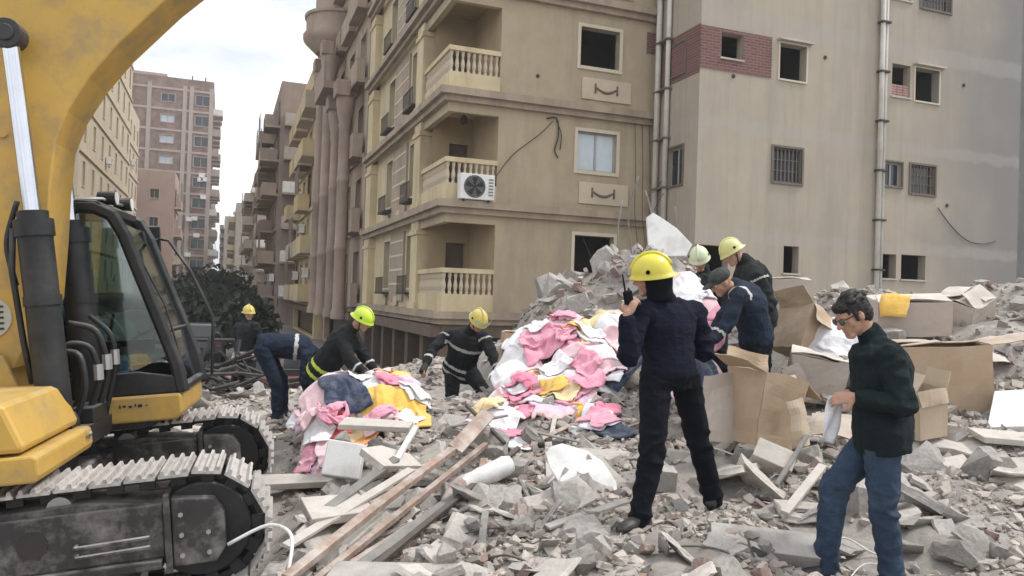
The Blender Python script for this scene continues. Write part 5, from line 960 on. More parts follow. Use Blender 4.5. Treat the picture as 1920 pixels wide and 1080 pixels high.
    if gloves:
        for el, wr, s_ in (('el', 'wl', -1), ('er', 'wr', 1)):
            V, F = [], []; d = (J[wr]-J[el]).normalized(); hs = hands[0 if s_ < 0 else 1]; dd = Vector(hs[0]).normalized() if hs else d; cap_(V, F, J[wr]-dd*.02, J[wr]+dd*.09, .043, .046, 10)
            for i in range(4): cap_(V, F, J[wr]+dd*.09+lat*(.03-.02*i), J[wr]+dd*(.15-.01*abs(i-1.5))+lat*(.03-.02*i)-fwd*.02, .015, .012, 6)
            link('glove', solid(V, F, 'glove', 'glove_dark', .009, 2), e)
    # ---- headgear
    if hair:
        V, F = [], []; rr = random.Random(seed)
        ell_(V, F, H(0, -.022, .042), hr*.084, g_*.098, hu*.096); ell_(V, F, H(0, -.055, .0), hr*.076, g_*.062, hu*.085)
        ell_(V, F, H(0, .048, .072), hr*.066, g_*.042, hu*.036)
        for k in range(30):
            a = rr.uniform(0, 6.28); b = rr.uniform(.1, 1.3); p = H(.080*math.cos(a)*math.cos(b), -.02+.094*math.sin(a)*math.cos(b), .052+.086*math.sin(b)); ell_(V, F, p, hr*.018, g_*.022, hu*.009, 8)
        for s_ in (-1, 1): cap_(V, F, H(.073*s_, .018, .02), H(.072*s_, .022, -.02), .012, .008, 6)
        link('hair', solid(V, F, 'hair', hair, .005, 3, .007, 60, seed), e)
    if cap:
        V, F = [], []; ell_(V, F, H(0, -.01, .055), hr*.092, g_*.112, hu*.072); ell_(V, F, H(0, .12, .035), hr*.068, g_*.075, hu*.010); link('cap', solid(V, F, 'cap', cap, .009, 2, .004, 30, seed), e)
    if helmet:
        prof = []; n = 24; m = MB(); rings = []
        for t in (0., .25, .5, .7, .85, .95, .995):
            s_ = math.sqrt(1-t*t); rings.append([H((.110*s_)*math.cos(2*math.pi*j/n), -.012+(.134*s_)*math.sin(2*math.pi*j/n), .018+.135*t+(.012*math.sin(2*math.pi*j/n) if t < .3 else 0)) for j in range(n)])
        V, F = [], []; add_loft(V, F, rings); m.add(V, F)
        ro = []; 
        for kx, kz in ((1., .012), (1.02, .002), (1.10, -.012), (1.11, -.018), (1.0, -.008)):
            ro.append([H(.110*kx*math.cos(2*math.pi*j/n), -.012+.134*kx*math.sin(2*math.pi*j/n)*(1.08 if math.sin(2*math.pi*j/n) < 0 and kx > 1.05 else 1.03 if kx > 1.05 else 1), .018+kz+.012*math.sin(2*math.pi*j/n)) for j in range(n)])
        V, F = [], []; add_loft(V, F, ro); m.add(V, F)
        ho = m.build('helmet', helmet, e, smooth='auto')
        m = MB(); m.tube([H(0, -.012+.136*math.cos(a), .018+.140*math.sin(a)) for a in [math.radians(18+12*q) for q in range(13)]], .012, 8); m.build('helmet_crest', helmet, ho, smooth=True)
        m = MB(); 
        for s_ in (-1, 1): m.tube([H(.098*s_, -.0, .05), H(.114*s_, -.0, .05)], .014, 8)
        m.build('helmet_knob', 'cloth_black', ho)
        m = MB(); m.tube([H(.085*s2, .03*(1-abs(s2)), -.13*math.cos(s2*math.pi/2)+.0) for s2 in [-1+.2*q for q in range(11)]], .006, 5); m.build('chin_strap', 'cloth_black', ho)
        if visor:
            R = [[H(.135*math.sin(a), -.012+.165*math.cos(a), z) for a in [math.radians(-60+10*q) for q in range(13)]] for z in (.06, .13)]; m = MB(); m.add(R[0]+R[1], [(i, i+1, i+14, i+13) for i in range(12)]); m.build('visor', 'helmet_mint', ho, fixn=False, smooth=True)
        if neckflap:
            V, F = [], []; add_loft(V, F, [ell_ring(H(0, -.035, z), hr, g_, a, b, 16) for z, a, b in ((.03, .098, .105), (-.03, .094, .10), (-.09, .090, .088), (-.15, .098, .085))]); 
            me = solid(V, F, 'neck_flap', 'cloth_black', .01, 2, .004, 20); link('neck_flap', me, ho)
    return e
PJ = {
 'officer':dict(head=(0.89,4.93,1.77),neck=(1.01,5.00,1.61),chest=(1.02,5.00,1.45),pelvis=(1.04,5.00,1.13),sl=(0.81,4.88,1.53),sr=(1.22,5.12,1.55),el=(0.74,4.78,1.27),er=(1.30,5.12,1.29),wl=(0.71,4.72,1.52),wr=(1.28,5.36,1.29),hl=(0.94,4.93,1.10),hr=(1.16,5.07,1.10),kl=(0.91,4.82,0.67),kr=(1.28,5.14,0.69),al=(0.84,4.78,0.28),ar=(1.42,5.28,0.29)),
 'man':dict(head=(2.00,4.50,1.57),neck=(2.14,4.50,1.42),chest=(2.19,4.50,1.27),pelvis=(2.19,4.50,0.92),sl=(2.13,4.32,1.35),sr=(2.24,4.68,1.36),el=(2.18,4.24,1.08),er=(2.28,4.75,1.06),wl=(1.96,4.33,1.11),wr=(2.03,4.60,1.10),hl=(2.14,4.40,0.90),hr=(2.22,4.60,0.88),kl=(2.17,4.42,0.49),kr=(1.96,4.60,0.53),al=(2.25,4.46,0.07),ar=(1.93,4.62,0.07)),
 'cap':dict(head=(1.93,7.10,1.82),neck=(2.14,7.20,1.80),chest=(2.23,7.20,1.66),pelvis=(2.34,7.30,1.27),sl=(2.07,7.00,1.69),sr=(2.22,7.40,1.75),el=(1.96,6.95,1.44),er=(2.04,7.45,1.46),wl=(1.81,6.90,1.28),wr=(1.90,7.40,1.25),hl=(2.29,7.20,1.24),hr=(2.39,7.42,1.24),kl=(2.20,7.10,0.84),kr=(2.42,7.40,0.84),al=(2.30,7.15,0.49),ar=(2.52,7.45,0.47)),
 'green':dict(head=(2.28,8.00,2.15),neck=(2.45,8.00,2.07),chest=(2.54,8.00,1.88),pelvis=(2.65,8.10,1.46),sl=(2.49,7.80,1.90),sr=(2.47,8.20,2.00),el=(2.61,7.75,1.63),er=(2.35,8.25,1.68),wl=(2.40,7.65,1.47),wr=(2.23,8.20,1.45),hl=(2.62,8.00,1.44),hr=(2.69,8.20,1.44),kl=(2.56,7.95,1.02),kr=(2.70,8.20,1.01),al=(2.67,8.00,0.63),ar=(2.78,8.25,0.60)),
 'pale':dict(head=(2.09,8.60,2.11),neck=(2.18,8.70,1.97),chest=(2.23,8.70,1.79),pelvis=(2.30,8.80,1.37),sr=(2.04,8.60,1.86),sl=(2.38,8.75,1.87),er=(1.95,8.50,1.58),el=(2.42,8.60,1.56),wr=(1.97,8.30,1.38),wl=(2.23,8.40,1.35),hr=(2.21,8.75,1.34),hl=(2.38,8.80,1.34),kr=(2.18,8.60,0.90),kl=(2.37,8.65,0.90),ar=(2.21,8.70,0.53),al=(2.42,8.75,0.53)),
 'center':dict(head=(-0.40,9.55,1.31),neck=(-0.51,9.75,1.17),chest=(-0.57,9.85,0.99),pelvis=(-0.64,10.00,0.68),sl=(-0.32,9.75,1.08),sr=(-0.83,9.85,1.09),el=(-0.20,9.60,0.85),er=(-0.97,9.70,0.93),wl=(-0.11,9.40,0.67),wr=(-1.04,9.50,0.74),hl=(-0.53,9.95,0.66),hr=(-0.74,10.05,0.66),kl=(-0.26,9.70,0.35),kr=(-0.71,9.75,0.33),al=(-0.32,9.90,-0.06),ar=(-0.71,9.90,-0.07)),
 'neon':dict(head=(-1.75,9.10,1.29),neck=(-1.91,9.20,1.17),chest=(-2.03,9.25,1.01),pelvis=(-2.26,9.35,0.68),sl=(-1.94,9.42,1.08),sr=(-1.96,9.05,1.03),el=(-1.78,9.42,0.84),er=(-1.86,8.95,0.81),wl=(-1.63,9.30,0.68),wr=(-1.66,8.85,0.69),hl=(-2.25,9.46,0.63),hr=(-2.25,9.24,0.63),kl=(-2.14,9.45,0.19),kr=(-2.21,9.20,0.19),al=(-2.29,9.45,-0.22),ar=(-2.30,9.20,-0.20)),
 'blue':dict(head=(-2.37,9.90,0.75),neck=(-2.53,9.85,0.87),chest=(-2.73,9.80,0.91),pelvis=(-3.09,9.70,0.91),sl=(-2.62,10.00,0.82),sr=(-2.55,9.65,0.81),el=(-2.58,10.00,0.51),er=(-2.54,9.60,0.50),wl=(-2.50,9.95,0.26),wr=(-2.49,9.60,0.27),hl=(-3.14,9.82,0.85),hr=(-3.08,9.58,0.85),kl=(-2.91,9.85,0.45),kr=(-2.89,9.60,0.43),al=(-2.88,9.85,0.05),ar=(-2.87,9.60,0.05)),
 'far':dict(head=(-4.78,14.00,1.18),neck=(-4.78,14.00,1.00),chest=(-4.79,14.00,0.81),pelvis=(-4.79,14.00,0.42),sl=(-4.60,13.90,0.93),sr=(-4.99,14.10,0.93),el=(-4.52,13.90,0.68),er=(-5.05,14.10,0.65),wl=(-4.52,13.70,0.50),wr=(-4.90,13.85,0.50),hl=(-4.71,14.00,0.40),hr=(-4.86,14.00,0.39),kl=(-4.66,13.90,-0.05),kr=(-4.83,14.00,-0.06),al=(-4.68,14.00,-0.48),ar=(-4.85,14.10,-0.48)),
}
op = person(PJ['officer'], 'person in yellow helmet, navy jacket and black trousers seen from behind holding a radio', (-.93, .30, -.18), 'cloth_navy', 'cloth_black', helmet='helmet_yellow', near=True, seed=1, belt='cloth_black', neckflap=True, toes=((-.75, -.55, 0), (.3, .7, 0)), hands=(((.35, .1, .9), (-.5, -.8, .2)), None), curl=.85)
J = PJ['officer']; e = op; b = MB(); 
mn = person(PJ['man'], 'person with dark hair and sunglasses in dark jacket and blue jeans looking down', (-.86, -.12, -.50), 'cloth_teal', 'denim', hair='hair_black', near=True, seed=2, hands=(((-1, .25, -.1), (-.1, -.8, .55)), ((-1, -.35, -.15), (-.1, .5, .8))), curl=.75, bulk=1.03, toes=((-.9, -.1, 0), (-.95, -.2, 0)), skirted=True)
person(PJ['cap'], 'person in dark cap and blue uniform bending over the open carton', (-.85, -.1, -.62), 'cloth_blue', 'cloth_black', cap='cloth_camo', seed=3, stripes=(('shoulder', 'stripe_silver'), ('arms', 'stripe_silver')), bulk=1.08)
person(PJ['green'], 'person in pale yellow helmet and dark jacket leaning behind the one in a cap', (-.80, -.25, -.62), 'cloth_fire', 'cloth_fire', helmet='helmet_pale', seed=4, stripes=(('armhole', 'stripe_silver'),), bulk=1.08)
person(PJ['pale'], 'person in mint green helmet mostly hidden behind the pink clothes', (-.2, -.8, -.6), 'cloth_fire', 'cloth_fire', helmet='helmet_mint', seed=5)
person(PJ['center'], 'firefighter in gold helmet and black coat with grey stripes bending towards the camera', (.35, -.62, -.75), 'cloth_fire', 'cloth_fire', helmet='helmet_gold', seed=6, gloves=True, stripes=(('chest', 'stripe_silver'), ('hem', 'stripe_silver'), ('arms', 'stripe_silver'), ('armhole', 'stripe_silver')), bulk=1.08, skirted=True, visor=True)
person(PJ['neon'], 'firefighter in bright lime helmet and black coat with lime hem stripes', (.86, -.15, -.55), 'cloth_fire', 'cloth_fire', helmet='helmet_lime', seed=7, gloves=True, stripes=(('hem', 'stripe_lime'), ('arms', 'stripe_silver')), bulk=1.1, skirted=True)
person(PJ['blue'], 'person in dark blue uniform bent double beside the lime helmet', (.75, -.1, -.75), 'cloth_blue', 'cloth_blue', hair='hair_black', seed=8, stripes=(('chest', 'stripe_silver'),), bulk=1.05)
person(PJ['far'], 'distant person in yellow helmet standing in the street behind the excavator', (.5, -.75, -.15), 'cloth_fire', 'cloth_fire', helmet='helmet_gold', seed=9, stripes=(('waist', 'stripe_silver'),))
def seated():
    q = lambda x, y, z: tuple(EXM @ Vector((x, y, z)))
    J = dict(pelvis=q(.12, .88, 1.66), neck=q(.10, .86, 2.16), chest=q(.10, .87, 1.98), head=q(.13, .86, 2.36), sl=q(.10, 1.05, 2.10), sr=q(.10, .68, 2.10), el=q(.28, 1.1, 1.86), er=q(.28, .62, 1.86), wl=q(.52, 1.02, 1.82), wr=q(.52, .66, 1.80), hl=q(.16, .97, 1.64), hr=q(.16, .79, 1.64), kl=q(.60, 1.0, 1.72), kr=q(.60, .76, 1.72), al=q(.82, 1.0, 1.32), ar=q(.82, .76, 1.32))
    person(J, 'person in blue clothes seated at the controls inside the excavator cab', (.93, .25, -.1), 'cloth_op', 'cloth_op', hair='hair_black', seed=11, toes=((1, .3, 0), (1, .3, 0)))
seated()
# things worn or held
def radio():
    e = empty('handheld_radio', (.725, 4.74, 1.60), 'black handheld radio held up to the mouth', 'radio'); e.rotation_euler = (.15, -.35, .5)
    MB().box(-.026, .026, -.018, .018, -.05, .075).build('casing', 'cloth_black', e, bevel=.006); MB().tube([(-.015, 0, .075), (-.015, 0, .19)], [.007, .005], 6).build('antenna', 'cloth_black', e); MB().tube([(.014, 0, .075), (.014, 0, .092)], .007, 8).build('knob', 'iron', e)
radio()
m = MB(); nx, nz = 7, 9
for i in range(nx):
    for k in range(nz): m.v.append((.11*(i/(nx-1)-.5), .012*math.sin(i*1.3+k*.7), -.27*k/(nz-1)))
m.f = [(i*nz+k, (i+1)*nz+k, (i+1)*nz+k+1, i*nz+k+1) for i in range(nx-1) for k in range(nz-1)]; m.m = [0]*len(m.f)
o = m.build('paper_sheet', pm('paper', (.66, .66, .68), .7, .2, 14, .1, 20).name, smooth=True, fixn=False); o.location = (1.885, 4.42, 1.10); o.rotation_euler = (.1, .12, .35); md = o.modifiers.new('th', 'SOLIDIFY'); md.thickness = .003; tag(o, 'folded white paper hanging from the hands of the man in jeans', 'paper')
def glasses():
    h = Vector((2.00, 4.50, 1.57)); g_ = Vector((-.86, -.12, -.50)).normalized(); J = PJ['man']; nu = (h-Vector(J['neck'])).normalized(); hu = (nu*.45+Vector((0, 0, 1))*.55); hu = (hu-g_*hu.dot(g_)).normalized(); hr = g_.cross(hu).normalized(); H = lambda x, y, z: h+hr*x+g_*y+hu*z-mn.location
    m = MB()
    for s_ in (-1, 1):
        R = [H(s_*.034+.028*math.cos(a), .098, .004+.021*math.sin(a)) for a in [k*math.pi/6 for k in range(12)]]; R2 = [p+g_*.004 for p in R]; m.add(R+R2, [tuple(range(12)), tuple(range(23, 11, -1))]+[(i, (i+1) % 12, (i+1) % 12+12, i+12) for i in range(12)]); m.tube([H(s_*.062, .098, .012), H(s_*.079, .06, .014), H(s_*.08, -.01, .012)], .0035, 5)
    m.tube([H(-.008, .1, .01), H(.008, .1, .01)], .004, 5); m.build('sunglasses', 'lens_dark', mn)
glasses()
m = MB(); p_ = Vector((.745, 4.815, 1.42))-op.location; m.tube([p_+Vector((-.045, -.055, -.02)), p_+Vector((-.052, -.062, -.022))], .03, 10); m.build('arm_patch', 'patch_red', op)
# ---------------------------------------------------------------- clothes heaps
CLO = dict(pink=(.76, .33, .43), hotpink=(.74, .22, .33), palepink=(.80, .55, .58), white=(.78, .77, .78), yellow=(.80, .50, .10), paleyellow=(.78, .62, .33), navy=(.016, .028, .065), lilac=(.68, .50, .64), peach=(.78, .46, .36), red=(.62, .09, .10), orange=(.70, .33, .08))
for k, c in CLO.items(): pm('fabric_'+k, c, .92, .12, 9, .5, 22, sheen=.3, dirt=tuple(min(1, v*.75+.2) for v in c), dirt_amt=.35, dscale=7)
HX0, HY0, HR = -3.4, 6.2, .02; HNX, HNY = 420, 260
HG = terrain(*np.meshgrid(HX0+np.arange(HNX)*HR, HY0+np.arange(HNY)*HR))+.02      # surface the cloth falls on, grows as pieces settle
HXX, HYY = np.meshgrid(HX0+np.arange(HNX)*HR, HY0+np.arange(HNY)*HR)
def heap_h(x, y):
    fx = np.clip((x-HX0)/HR, 0, HNX-2.001); fy = np.clip((y-HY0)/HR, 0, HNY-2.001); i = fx.astype(int); j = fy.astype(int); u = fx-i; v = fy-j
    return (HG[j, i]*(1-u)+HG[j, i+1]*u)*(1-v)+(HG[j+1, i]*(1-u)+HG[j+1, i+1]*u)*v
def garment(col, x, y, z, rx, ry, rz, bump, label, seed, fold=.035, trim=None, cat='garment', raise_=True):
    """a cloth sheet let fall in folds on the heap (position-based settling on the height field)"""
    r = np.random.default_rng(seed); w_, h_ = 2.7*rx+bump*.8, 2.7*ry+bump*.8; a = max(.021, min(.03, w_/20)); nx, ny = max(8, int(w_/a)), max(8, int(h_/a))
    if raise_:
        d2 = ((HXX-x)**2+(HYY-y)**2)/(rx*1.1)**2; HG[:] = np.maximum(HG, z+bump*.45-.03-.20*d2)
    U, V = np.meshgrid((np.arange(nx)-nx/2)*a, (np.arange(ny)-ny/2)*a); c1, c2 = r.uniform(.55, .78), r.uniform(.60, .85); U0, V0 = U*c1, V*c2
    for k in range(3): U0 = U0+.02*np.sin(V*r.uniform(8, 22)+r.uniform(0, 6)); V0 = V0+.02*np.sin(U*r.uniform(8, 22)+r.uniform(0, 6))
    cr_, sr_ = math.cos(rz), math.sin(rz); P = np.stack([x+U0*cr_-V0*sr_, y+U0*sr_+V0*cr_, np.zeros_like(U)], -1)
    zz = sum(np.sin(U*r.uniform(-26, 26)+V*r.uniform(-26, 26)+r.uniform(0, 6))*r.uniform(.4, 1) for _ in range(6)); P[..., 2] = heap_h(P[..., 0], P[..., 1])*.5+.5*(z+bump*.4)+.10+.03*zz; Q = P.copy()
    def con(A, B, L, k, both=True):
        d = B-A; l = np.sqrt((d*d).sum(-1, keepdims=True))+1e-9; q = d*((l-L)/l*.5*k)
        if not both: q = np.where(l < L, q, 0)
        A += q; B -= q
    for st in range(46):
        Pn = P+(P-Q)*.88; Pn[..., 2] -= .0042; Q = P; P = Pn
        for it in range(5):
            for o_ in (0, 1):
                con(P[:, o_:-1:2], P[:, o_+1::2], a, .95); con(P[o_:-1:2], P[o_+1::2], a, .95)
            con(P[:-1, :-1], P[1:, 1:], a*1.414, .25); con(P[:-1, 1:], P[1:, :-1], a*1.414, .25); con(P[:, :-3], P[:, 3:], a*2.0, .25, False); con(P[:-3], P[3:], a*2.0, .25, False)
            H = heap_h(P[..., 0], P[..., 1])+.008; hit = P[..., 2] < H; P[..., 2] = np.where(hit, H, P[..., 2]); P[..., :2] = np.where(hit[..., None], P[..., :2]*.45+Q[..., :2]*.55, P[..., :2])
    for _ in range(2 if raise_ else 1): P[1:-1, 1:-1] = P[1:-1, 1:-1]*.5+.125*(P[:-2, 1:-1]+P[2:, 1:-1]+P[1:-1, :-2]+P[1:-1, 2:])
    ii = np.clip(((P[..., 0]-HX0)/HR).astype(int), 1, HNX-2).ravel(); jj = np.clip(((P[..., 1]-HY0)/HR).astype(int), 1, HNY-2).ravel(); zf = np.minimum(P[..., 2].ravel(), H.ravel()+.05)+.006
    for di in (-1, 0, 1):
        for dj in (-1, 0, 1): np.maximum.at(HG, (jj+dj, ii+di), zf)
    C0 = np.array([x, y, z]); me = bpy.data.meshes.new('garment'); I = np.arange(nx*ny).reshape(ny, nx); F = np.stack([I[:-1, :-1], I[:-1, 1:], I[1:, 1:], I[1:, :-1]], -1).reshape(-1, 4)
    me.from_pydata((P.reshape(-1, 3)-C0).tolist(), [], F.tolist()); me.polygons.foreach_set('use_smooth', [True]*len(F)); me.materials.append(MATS['fabric_'+col])
    if trim:
        me.materials.append(MATS['fabric_'+trim]); jj2, ii2 = np.meshgrid(np.arange(ny-1), np.arange(nx-1), indexing='ij'); bw = 3+seed % 3; side = (jj2 < bw) | (ii2 > nx-1-bw) if seed % 2 else (jj2 > ny*.58); me.polygons.foreach_set('material_index', side.astype(int).ravel().tolist())
    me.update(); o = link('garment', me, loc=C0.tolist()); md = o.modifiers.new('thick', 'SOLIDIFY'); md.thickness = .026 if raise_ else .014; md.offset = 0; md = o.modifiers.new('sub', 'SUBSURF'); md.levels = md.render_levels = 1
    return tag(o, label, cat, 'clothes spilled from the cartons')
GL = [
 ('palepink', -1.85, 8.1, .62, .26, .3, .3, .30, 'pale pink blanket at the left end of the left clothes heap', 'white'), ('white', -1.45, 8.35, .66, .34, .3, 1.0, .16, 'white garment with pink on top of the left clothes heap', 'palepink'), ('yellow', -1.25, 8.6, .70, .26, .22, 0, .12, 'small yellow garment at the back of the left clothes heap', None),
 ('navy', -1.66, 7.9, .48, .16, .15, .5, .20, 'dark navy garment on the front of the left clothes heap', None), ('pink', -1.13, 8.2, .56, .26, .22, 2, .17, 'pink garment on the right of the left clothes heap', 'lilac'), ('yellow', -1.15, 7.85, .36, .30, .22, .2, .17, 'yellow blanket spread at the front of the left clothes heap', None),
 ('lilac', -1.66, 7.35, .06, .28, .15, .7, .09, 'lilac cloth trailing down from the left clothes heap', 'palepink'), ('red', -2.37, 9.0, .14, .17, .15, 0, .17, 'red bundle by the hands of the bent worker', 'hotpink'), ('paleyellow', -1.42, 7.65, .18, .22, .15, .9, .13, 'pale yellow cloth hanging low in the left clothes heap', 'orange'), ('palepink', -1.85, 7.65, .22, .17, .2, .3, .2, 'pale lilac pink cloth at the left foot of the heap', 'lilac'), ('red', -1.66, 7.62, .16, .13, .12, .3, .1, 'small red cloth under the navy garment', None),
 ('white', .33, 9.2, 1.20, .36, .3, .2, .24, 'white sheet at the back of the large clothes heap', None), ('palepink', .66, 9.25, 1.32, .34, .25, .4, .22, 'pale pink blanket behind the pink one on the large heap', 'white'), ('pink', .80, 8.8, 1.14, .32, .25, .3, .18, 'pink blanket in the middle of the large clothes heap', 'palepink'), ('peach', 1.22, 9.15, 1.42, .28, .25, .9, .2, 'peach garment at the top of the large clothes heap', 'palepink'), ('yellow', 1.08, 8.5, 1.06, .22, .18, .2, .13, 'bright yellow garment near the elbow of the man with the radio', None), ('red', 1.02, 8.28, .86, .2, .13, .2, .08, 'red cloth strip below the bright yellow garment', 'hotpink'),
 ('paleyellow', .30, 8.4, .76, .22, .18, .2, .17, 'pale yellow garment at the left of the large heap', 'orange'), ('orange', .48, 8.25, .72, .18, .15, .9, .15, 'orange garment on the left side of the large heap', 'yellow'), ('white', .72, 8.35, .82, .33, .22, .3, .14, 'white fleece in the centre of the large heap', 'palepink'), ('palepink', .95, 8.0, .76, .26, .2, .2, .14, 'pale pink garment low in the large heap', 'white'), ('hotpink', .05, 7.7, .42, .26, .2, .4, .17, 'deep pink garment at the lower left of the large heap', 'pink'), ('lilac', .58, 7.7, .52, .30, .2, .1, .16, 'lilac garment at the lower middle of the large heap', 'palepink'), ('pink', .66, 7.85, .62, .18, .15, .5, .13, 'small pink garment on the lilac one', None), ('yellow', .84, 7.5, .56, .15, .11, .1, .10, 'small yellow garment beside the lilac one', None), ('navy', .98, 7.1, .44, .17, .15, .6, .17, 'navy garment at the lower right of the large heap', None), ('white', .78, 7.2, .44, .13, .11, .2, .13, 'white trim cloth beside the navy garment', None), ('navy', 1.2, 7.9, .84, .2, .16, .2, .17, 'navy coat behind the waist of the man with the radio', None), ('yellow', -.12, 7.45, .32, .17, .13, .8, .10, 'yellow garment at the far lower left of the large heap', None), ('palepink', -.22, 7.6, .36, .15, .13, .3, .11, 'pale pink scrap beside the lower yellow garment', None), ('peach', .1, 7.0, .34, .17, .12, .5, .08, 'peach scrap in the rubble below the large heap', None), ('white', .3, 7.95, .58, .22, .18, 1.2, .13, 'white cloth between the deep pink and orange garments', 'palepink'),
 ('palepink', 1.88, 7.85, 1.62, .21, .22, .3, .34, 'tall pale pink blanket beside the worker in the cap', 'white'), ('pink', 1.94, 7.55, 1.38, .15, .17, .8, .22, 'pink blanket hanging beside the worker in the cap', 'palepink'), ('paleyellow', 1.82, 8.05, 1.86, .14, .14, .3, .2, 'pale yellow fleece at the top of the tall pink heap', 'white'), ('white', 1.72, 7.9, 1.2, .3, .3, .2, .4, 'white padding at the foot of the tall pink heap', 'palepink'), ('palepink', 1.84, 7.15, 1.02, .14, .14, .4, .24, 'pale pink cloth hanging into the open carton', 'peach'), ('navy', 1.72, 7.0, 1.05, .12, .14, .4, .18, 'dark cloth between the radio man and the open carton', None), ('lilac', 1.6, 7.3, .72, .2, .2, .4, .22, 'lilac cloth right of the legs of the man with the radio', 'palepink'),
]
GL += [('white', .05, 8.65, .84, .26, .2, .4, .14, 'white quilt at the left edge of the large heap', 'palepink'), ('palepink', .0, 8.15, .62, .24, .18, .9, .12, 'pale pink quilt low at the left of the large heap', 'white'), ('pink', .45, 8.8, .98, .26, .2, .2, .14, 'pink quilt under the white sheet of the large heap', None), ('white', 1.0, 8.85, 1.14, .3, .2, .7, .14, 'white quilt beside the bright pink blanket', 'paleyellow'), ('palepink', 1.4, 8.6, 1.2, .28, .24, .3, .16, 'pale pink quilt behind the man with the radio', 'white')]
GL.sort(key=lambda g_: g_[0] == 'navy')
for i, g_ in enumerate(GL): garment(g_[0], g_[1], g_[2], g_[3], g_[4], g_[5], g_[6], g_[7], g_[8], 100+i, fold=.028+.02*(g_[4] > .2), trim=g_[9])
_sc = ('white', 'palepink', 'white', 'yellow', 'pink', 'paleyellow', 'palepink', 'hotpink', 'white', 'pink')
for i, g_ in enumerate(GL):
    if g_[0] != 'navy' and random.random() < .75 and g_[3]-g_[7] <= tz(g_[1], g_[2])+.22:
        for k in range(2):
            a = random.uniform(0, 6.28); c = random.choice(_sc); w_ = random.uniform(.10, .17); x_, y_ = g_[1]+math.cos(a)*g_[4]*.8, g_[2]-abs(math.sin(a))*g_[5]*.7
            garment(c, x_, y_, max(tz(x_, y_)+.01, g_[3]-.02), w_, w_*.75, a, .07+.05*random.random(), 'small crumpled %s scrap %s the %s' % (c.replace('pale', 'pale ').replace('hot', 'deep '), 'beside' if k else 'against', g_[8].split(' with ')[0].split(' at ')[0].split(' on ')[0].split(' in ')[0]), 500+i*3+k, .022, cat='cloth', raise_=False)
# ---------------------------------------------------------------- cardboard cartons
pm('cardboard', (.43, .315, .21), .9, .1, 3, .12, 12, top=.8, dirt=(.44, .36, .28), dirt_amt=.4, dscale=3.5, wave=(1, 1, 4))
pm('cardboard_pale', (.50, .40, .29), .9, .1, 3, .12, 12, top=.8, dirt=(.38, .30, .22), dirt_amt=.4, dscale=3)
pm('cardboard_dusty', (.47, .405, .35), .93, .1, 4, .2, 16, top=.9, topc=(.62, .58, .53), dirt=(.40, .33, .27), dirt_amt=.5, dscale=4)
def sheet(m, a, b, c, d, t=.008, warp=0., n=6, crush=.05, key=0.):
    """a bent cardboard panel between four corners"""
    a, b, c, d = map(Vector, (a, b, c, d)); nr = (b-a).cross(d-a).normalized(); G = []
    for s_ in (0, 1):
        for i in range(n+1):
            for j in range(n+1):
                u, v = i/n, j/n; p = (a*(1-u)+b*u)*(1-v)+(d*(1-u)+c*u)*v; G.append(p+nr*(warp*math.sin(math.pi*u)*math.cos(math.pi*v*.5)+t*s_)+mnoise.noise_vector(p*2.6+Vector((key, key*.7, 3)))*crush+mnoise.noise_vector(p*8+Vector((key, 1, key)))*crush*.35)
    N1 = (n+1)**2; I = lambda s_, i, j: s_*N1+i*(n+1)+j; F = []
    for i in range(n):
        for j in range(n): F += [(I(0, i, j), I(0, i, j+1), I(0, i+1, j+1), I(0, i+1, j)), (I(1, i, j), I(1, i+1, j), I(1, i+1, j+1), I(1, i, j+1))]
        F += [(I(0, i, 0), I(0, i+1, 0), I(1, i+1, 0), I(1, i, 0)), (I(0, i, n), I(1, i, n), I(1, i+1, n), I(0, i+1, n)), (I(0, 0, i), I(1, 0, i), I(1, 0, i+1), I(0, 0, i+1)), (I(0, n, i), I(0, n, i+1), I(1, n, i+1), I(1, n, i))]
    m.add(G, F)
def carton(label, x, y, z, w, d, h, rz, mat='cardboard', flaps=(.0, .0, .0, .0), tilt=(0, 0), openf=True, lean=0., tape=False, group='cardboard cartons', crush=.025):
    key = x*7.3+y*3.1
    e = empty('cardboard_carton', (x, y, z), label, 'carton', group); e.rotation_euler = (tilt[0], tilt[1], rz); w2, d2 = w/2, d/2
    C = [(-w2, -d2), (w2, -d2), (w2, d2), (-w2, d2)]
    for i in range(4):
        (x0, y0), (x1, y1) = C[i], C[(i+1) % 4]; m = MB(); sheet(m, (x0, y0, 0), (x1, y1, 0), (x1*(1+lean), y1*(1+lean), h), (x0*(1+lean), y0*(1+lean), h), .008, random.uniform(-.02, .02), crush=crush, key=key); sp = m.build('side_panel', mat, e)
        a = flaps[i]
        if a is not None:
            L = (d if i % 2 == 0 else w)*.5; nx, ny = (y1-y0), -(x1-x0); q = math.hypot(nx, ny); nx /= q; ny /= q; dx, dy, dz = nx*math.sin(a)*L, ny*math.sin(a)*L, math.cos(a)*L; m = MB(); x0, y0, x1, y1 = [v*(1+lean) for v in (x0, y0, x1, y1)]; ins = .03
            sx, sy = (x1-x0)*ins, (y1-y0)*ins; sheet(m, (x0, y0, h+.002), (x1, y1, h+.002), (x1+dx-sx, y1+dy-sy, h+dz), (x0+dx+sx, y0+dy+sy, h+dz), .008, random.uniform(-.05, .05), crush=crush*1.3, key=key); m.build('flap', mat, sp)
    m = MB(); sheet(m, (-w2, -d2, .004), (w2, -d2, .004), (w2, d2, .004), (-w2, d2, .004), crush=crush, key=key); m.build('bottom_panel', mat, e)
    if tape: m = MB(); m.box(-.03, .03, -d2-.012, -d2-.0095, 0, h*.98); m.build('tape', 'cardboard_pale', e)
    return e
C_ = math.radians
carton('open tan carton torn at the front below the worker in the cap', 2.06, 6.35, .47, .40, .38, .58, C_(24), flaps=(None, C_(125), C_(20), C_(60)), tilt=(.02, .16), lean=.12, crush=.034)
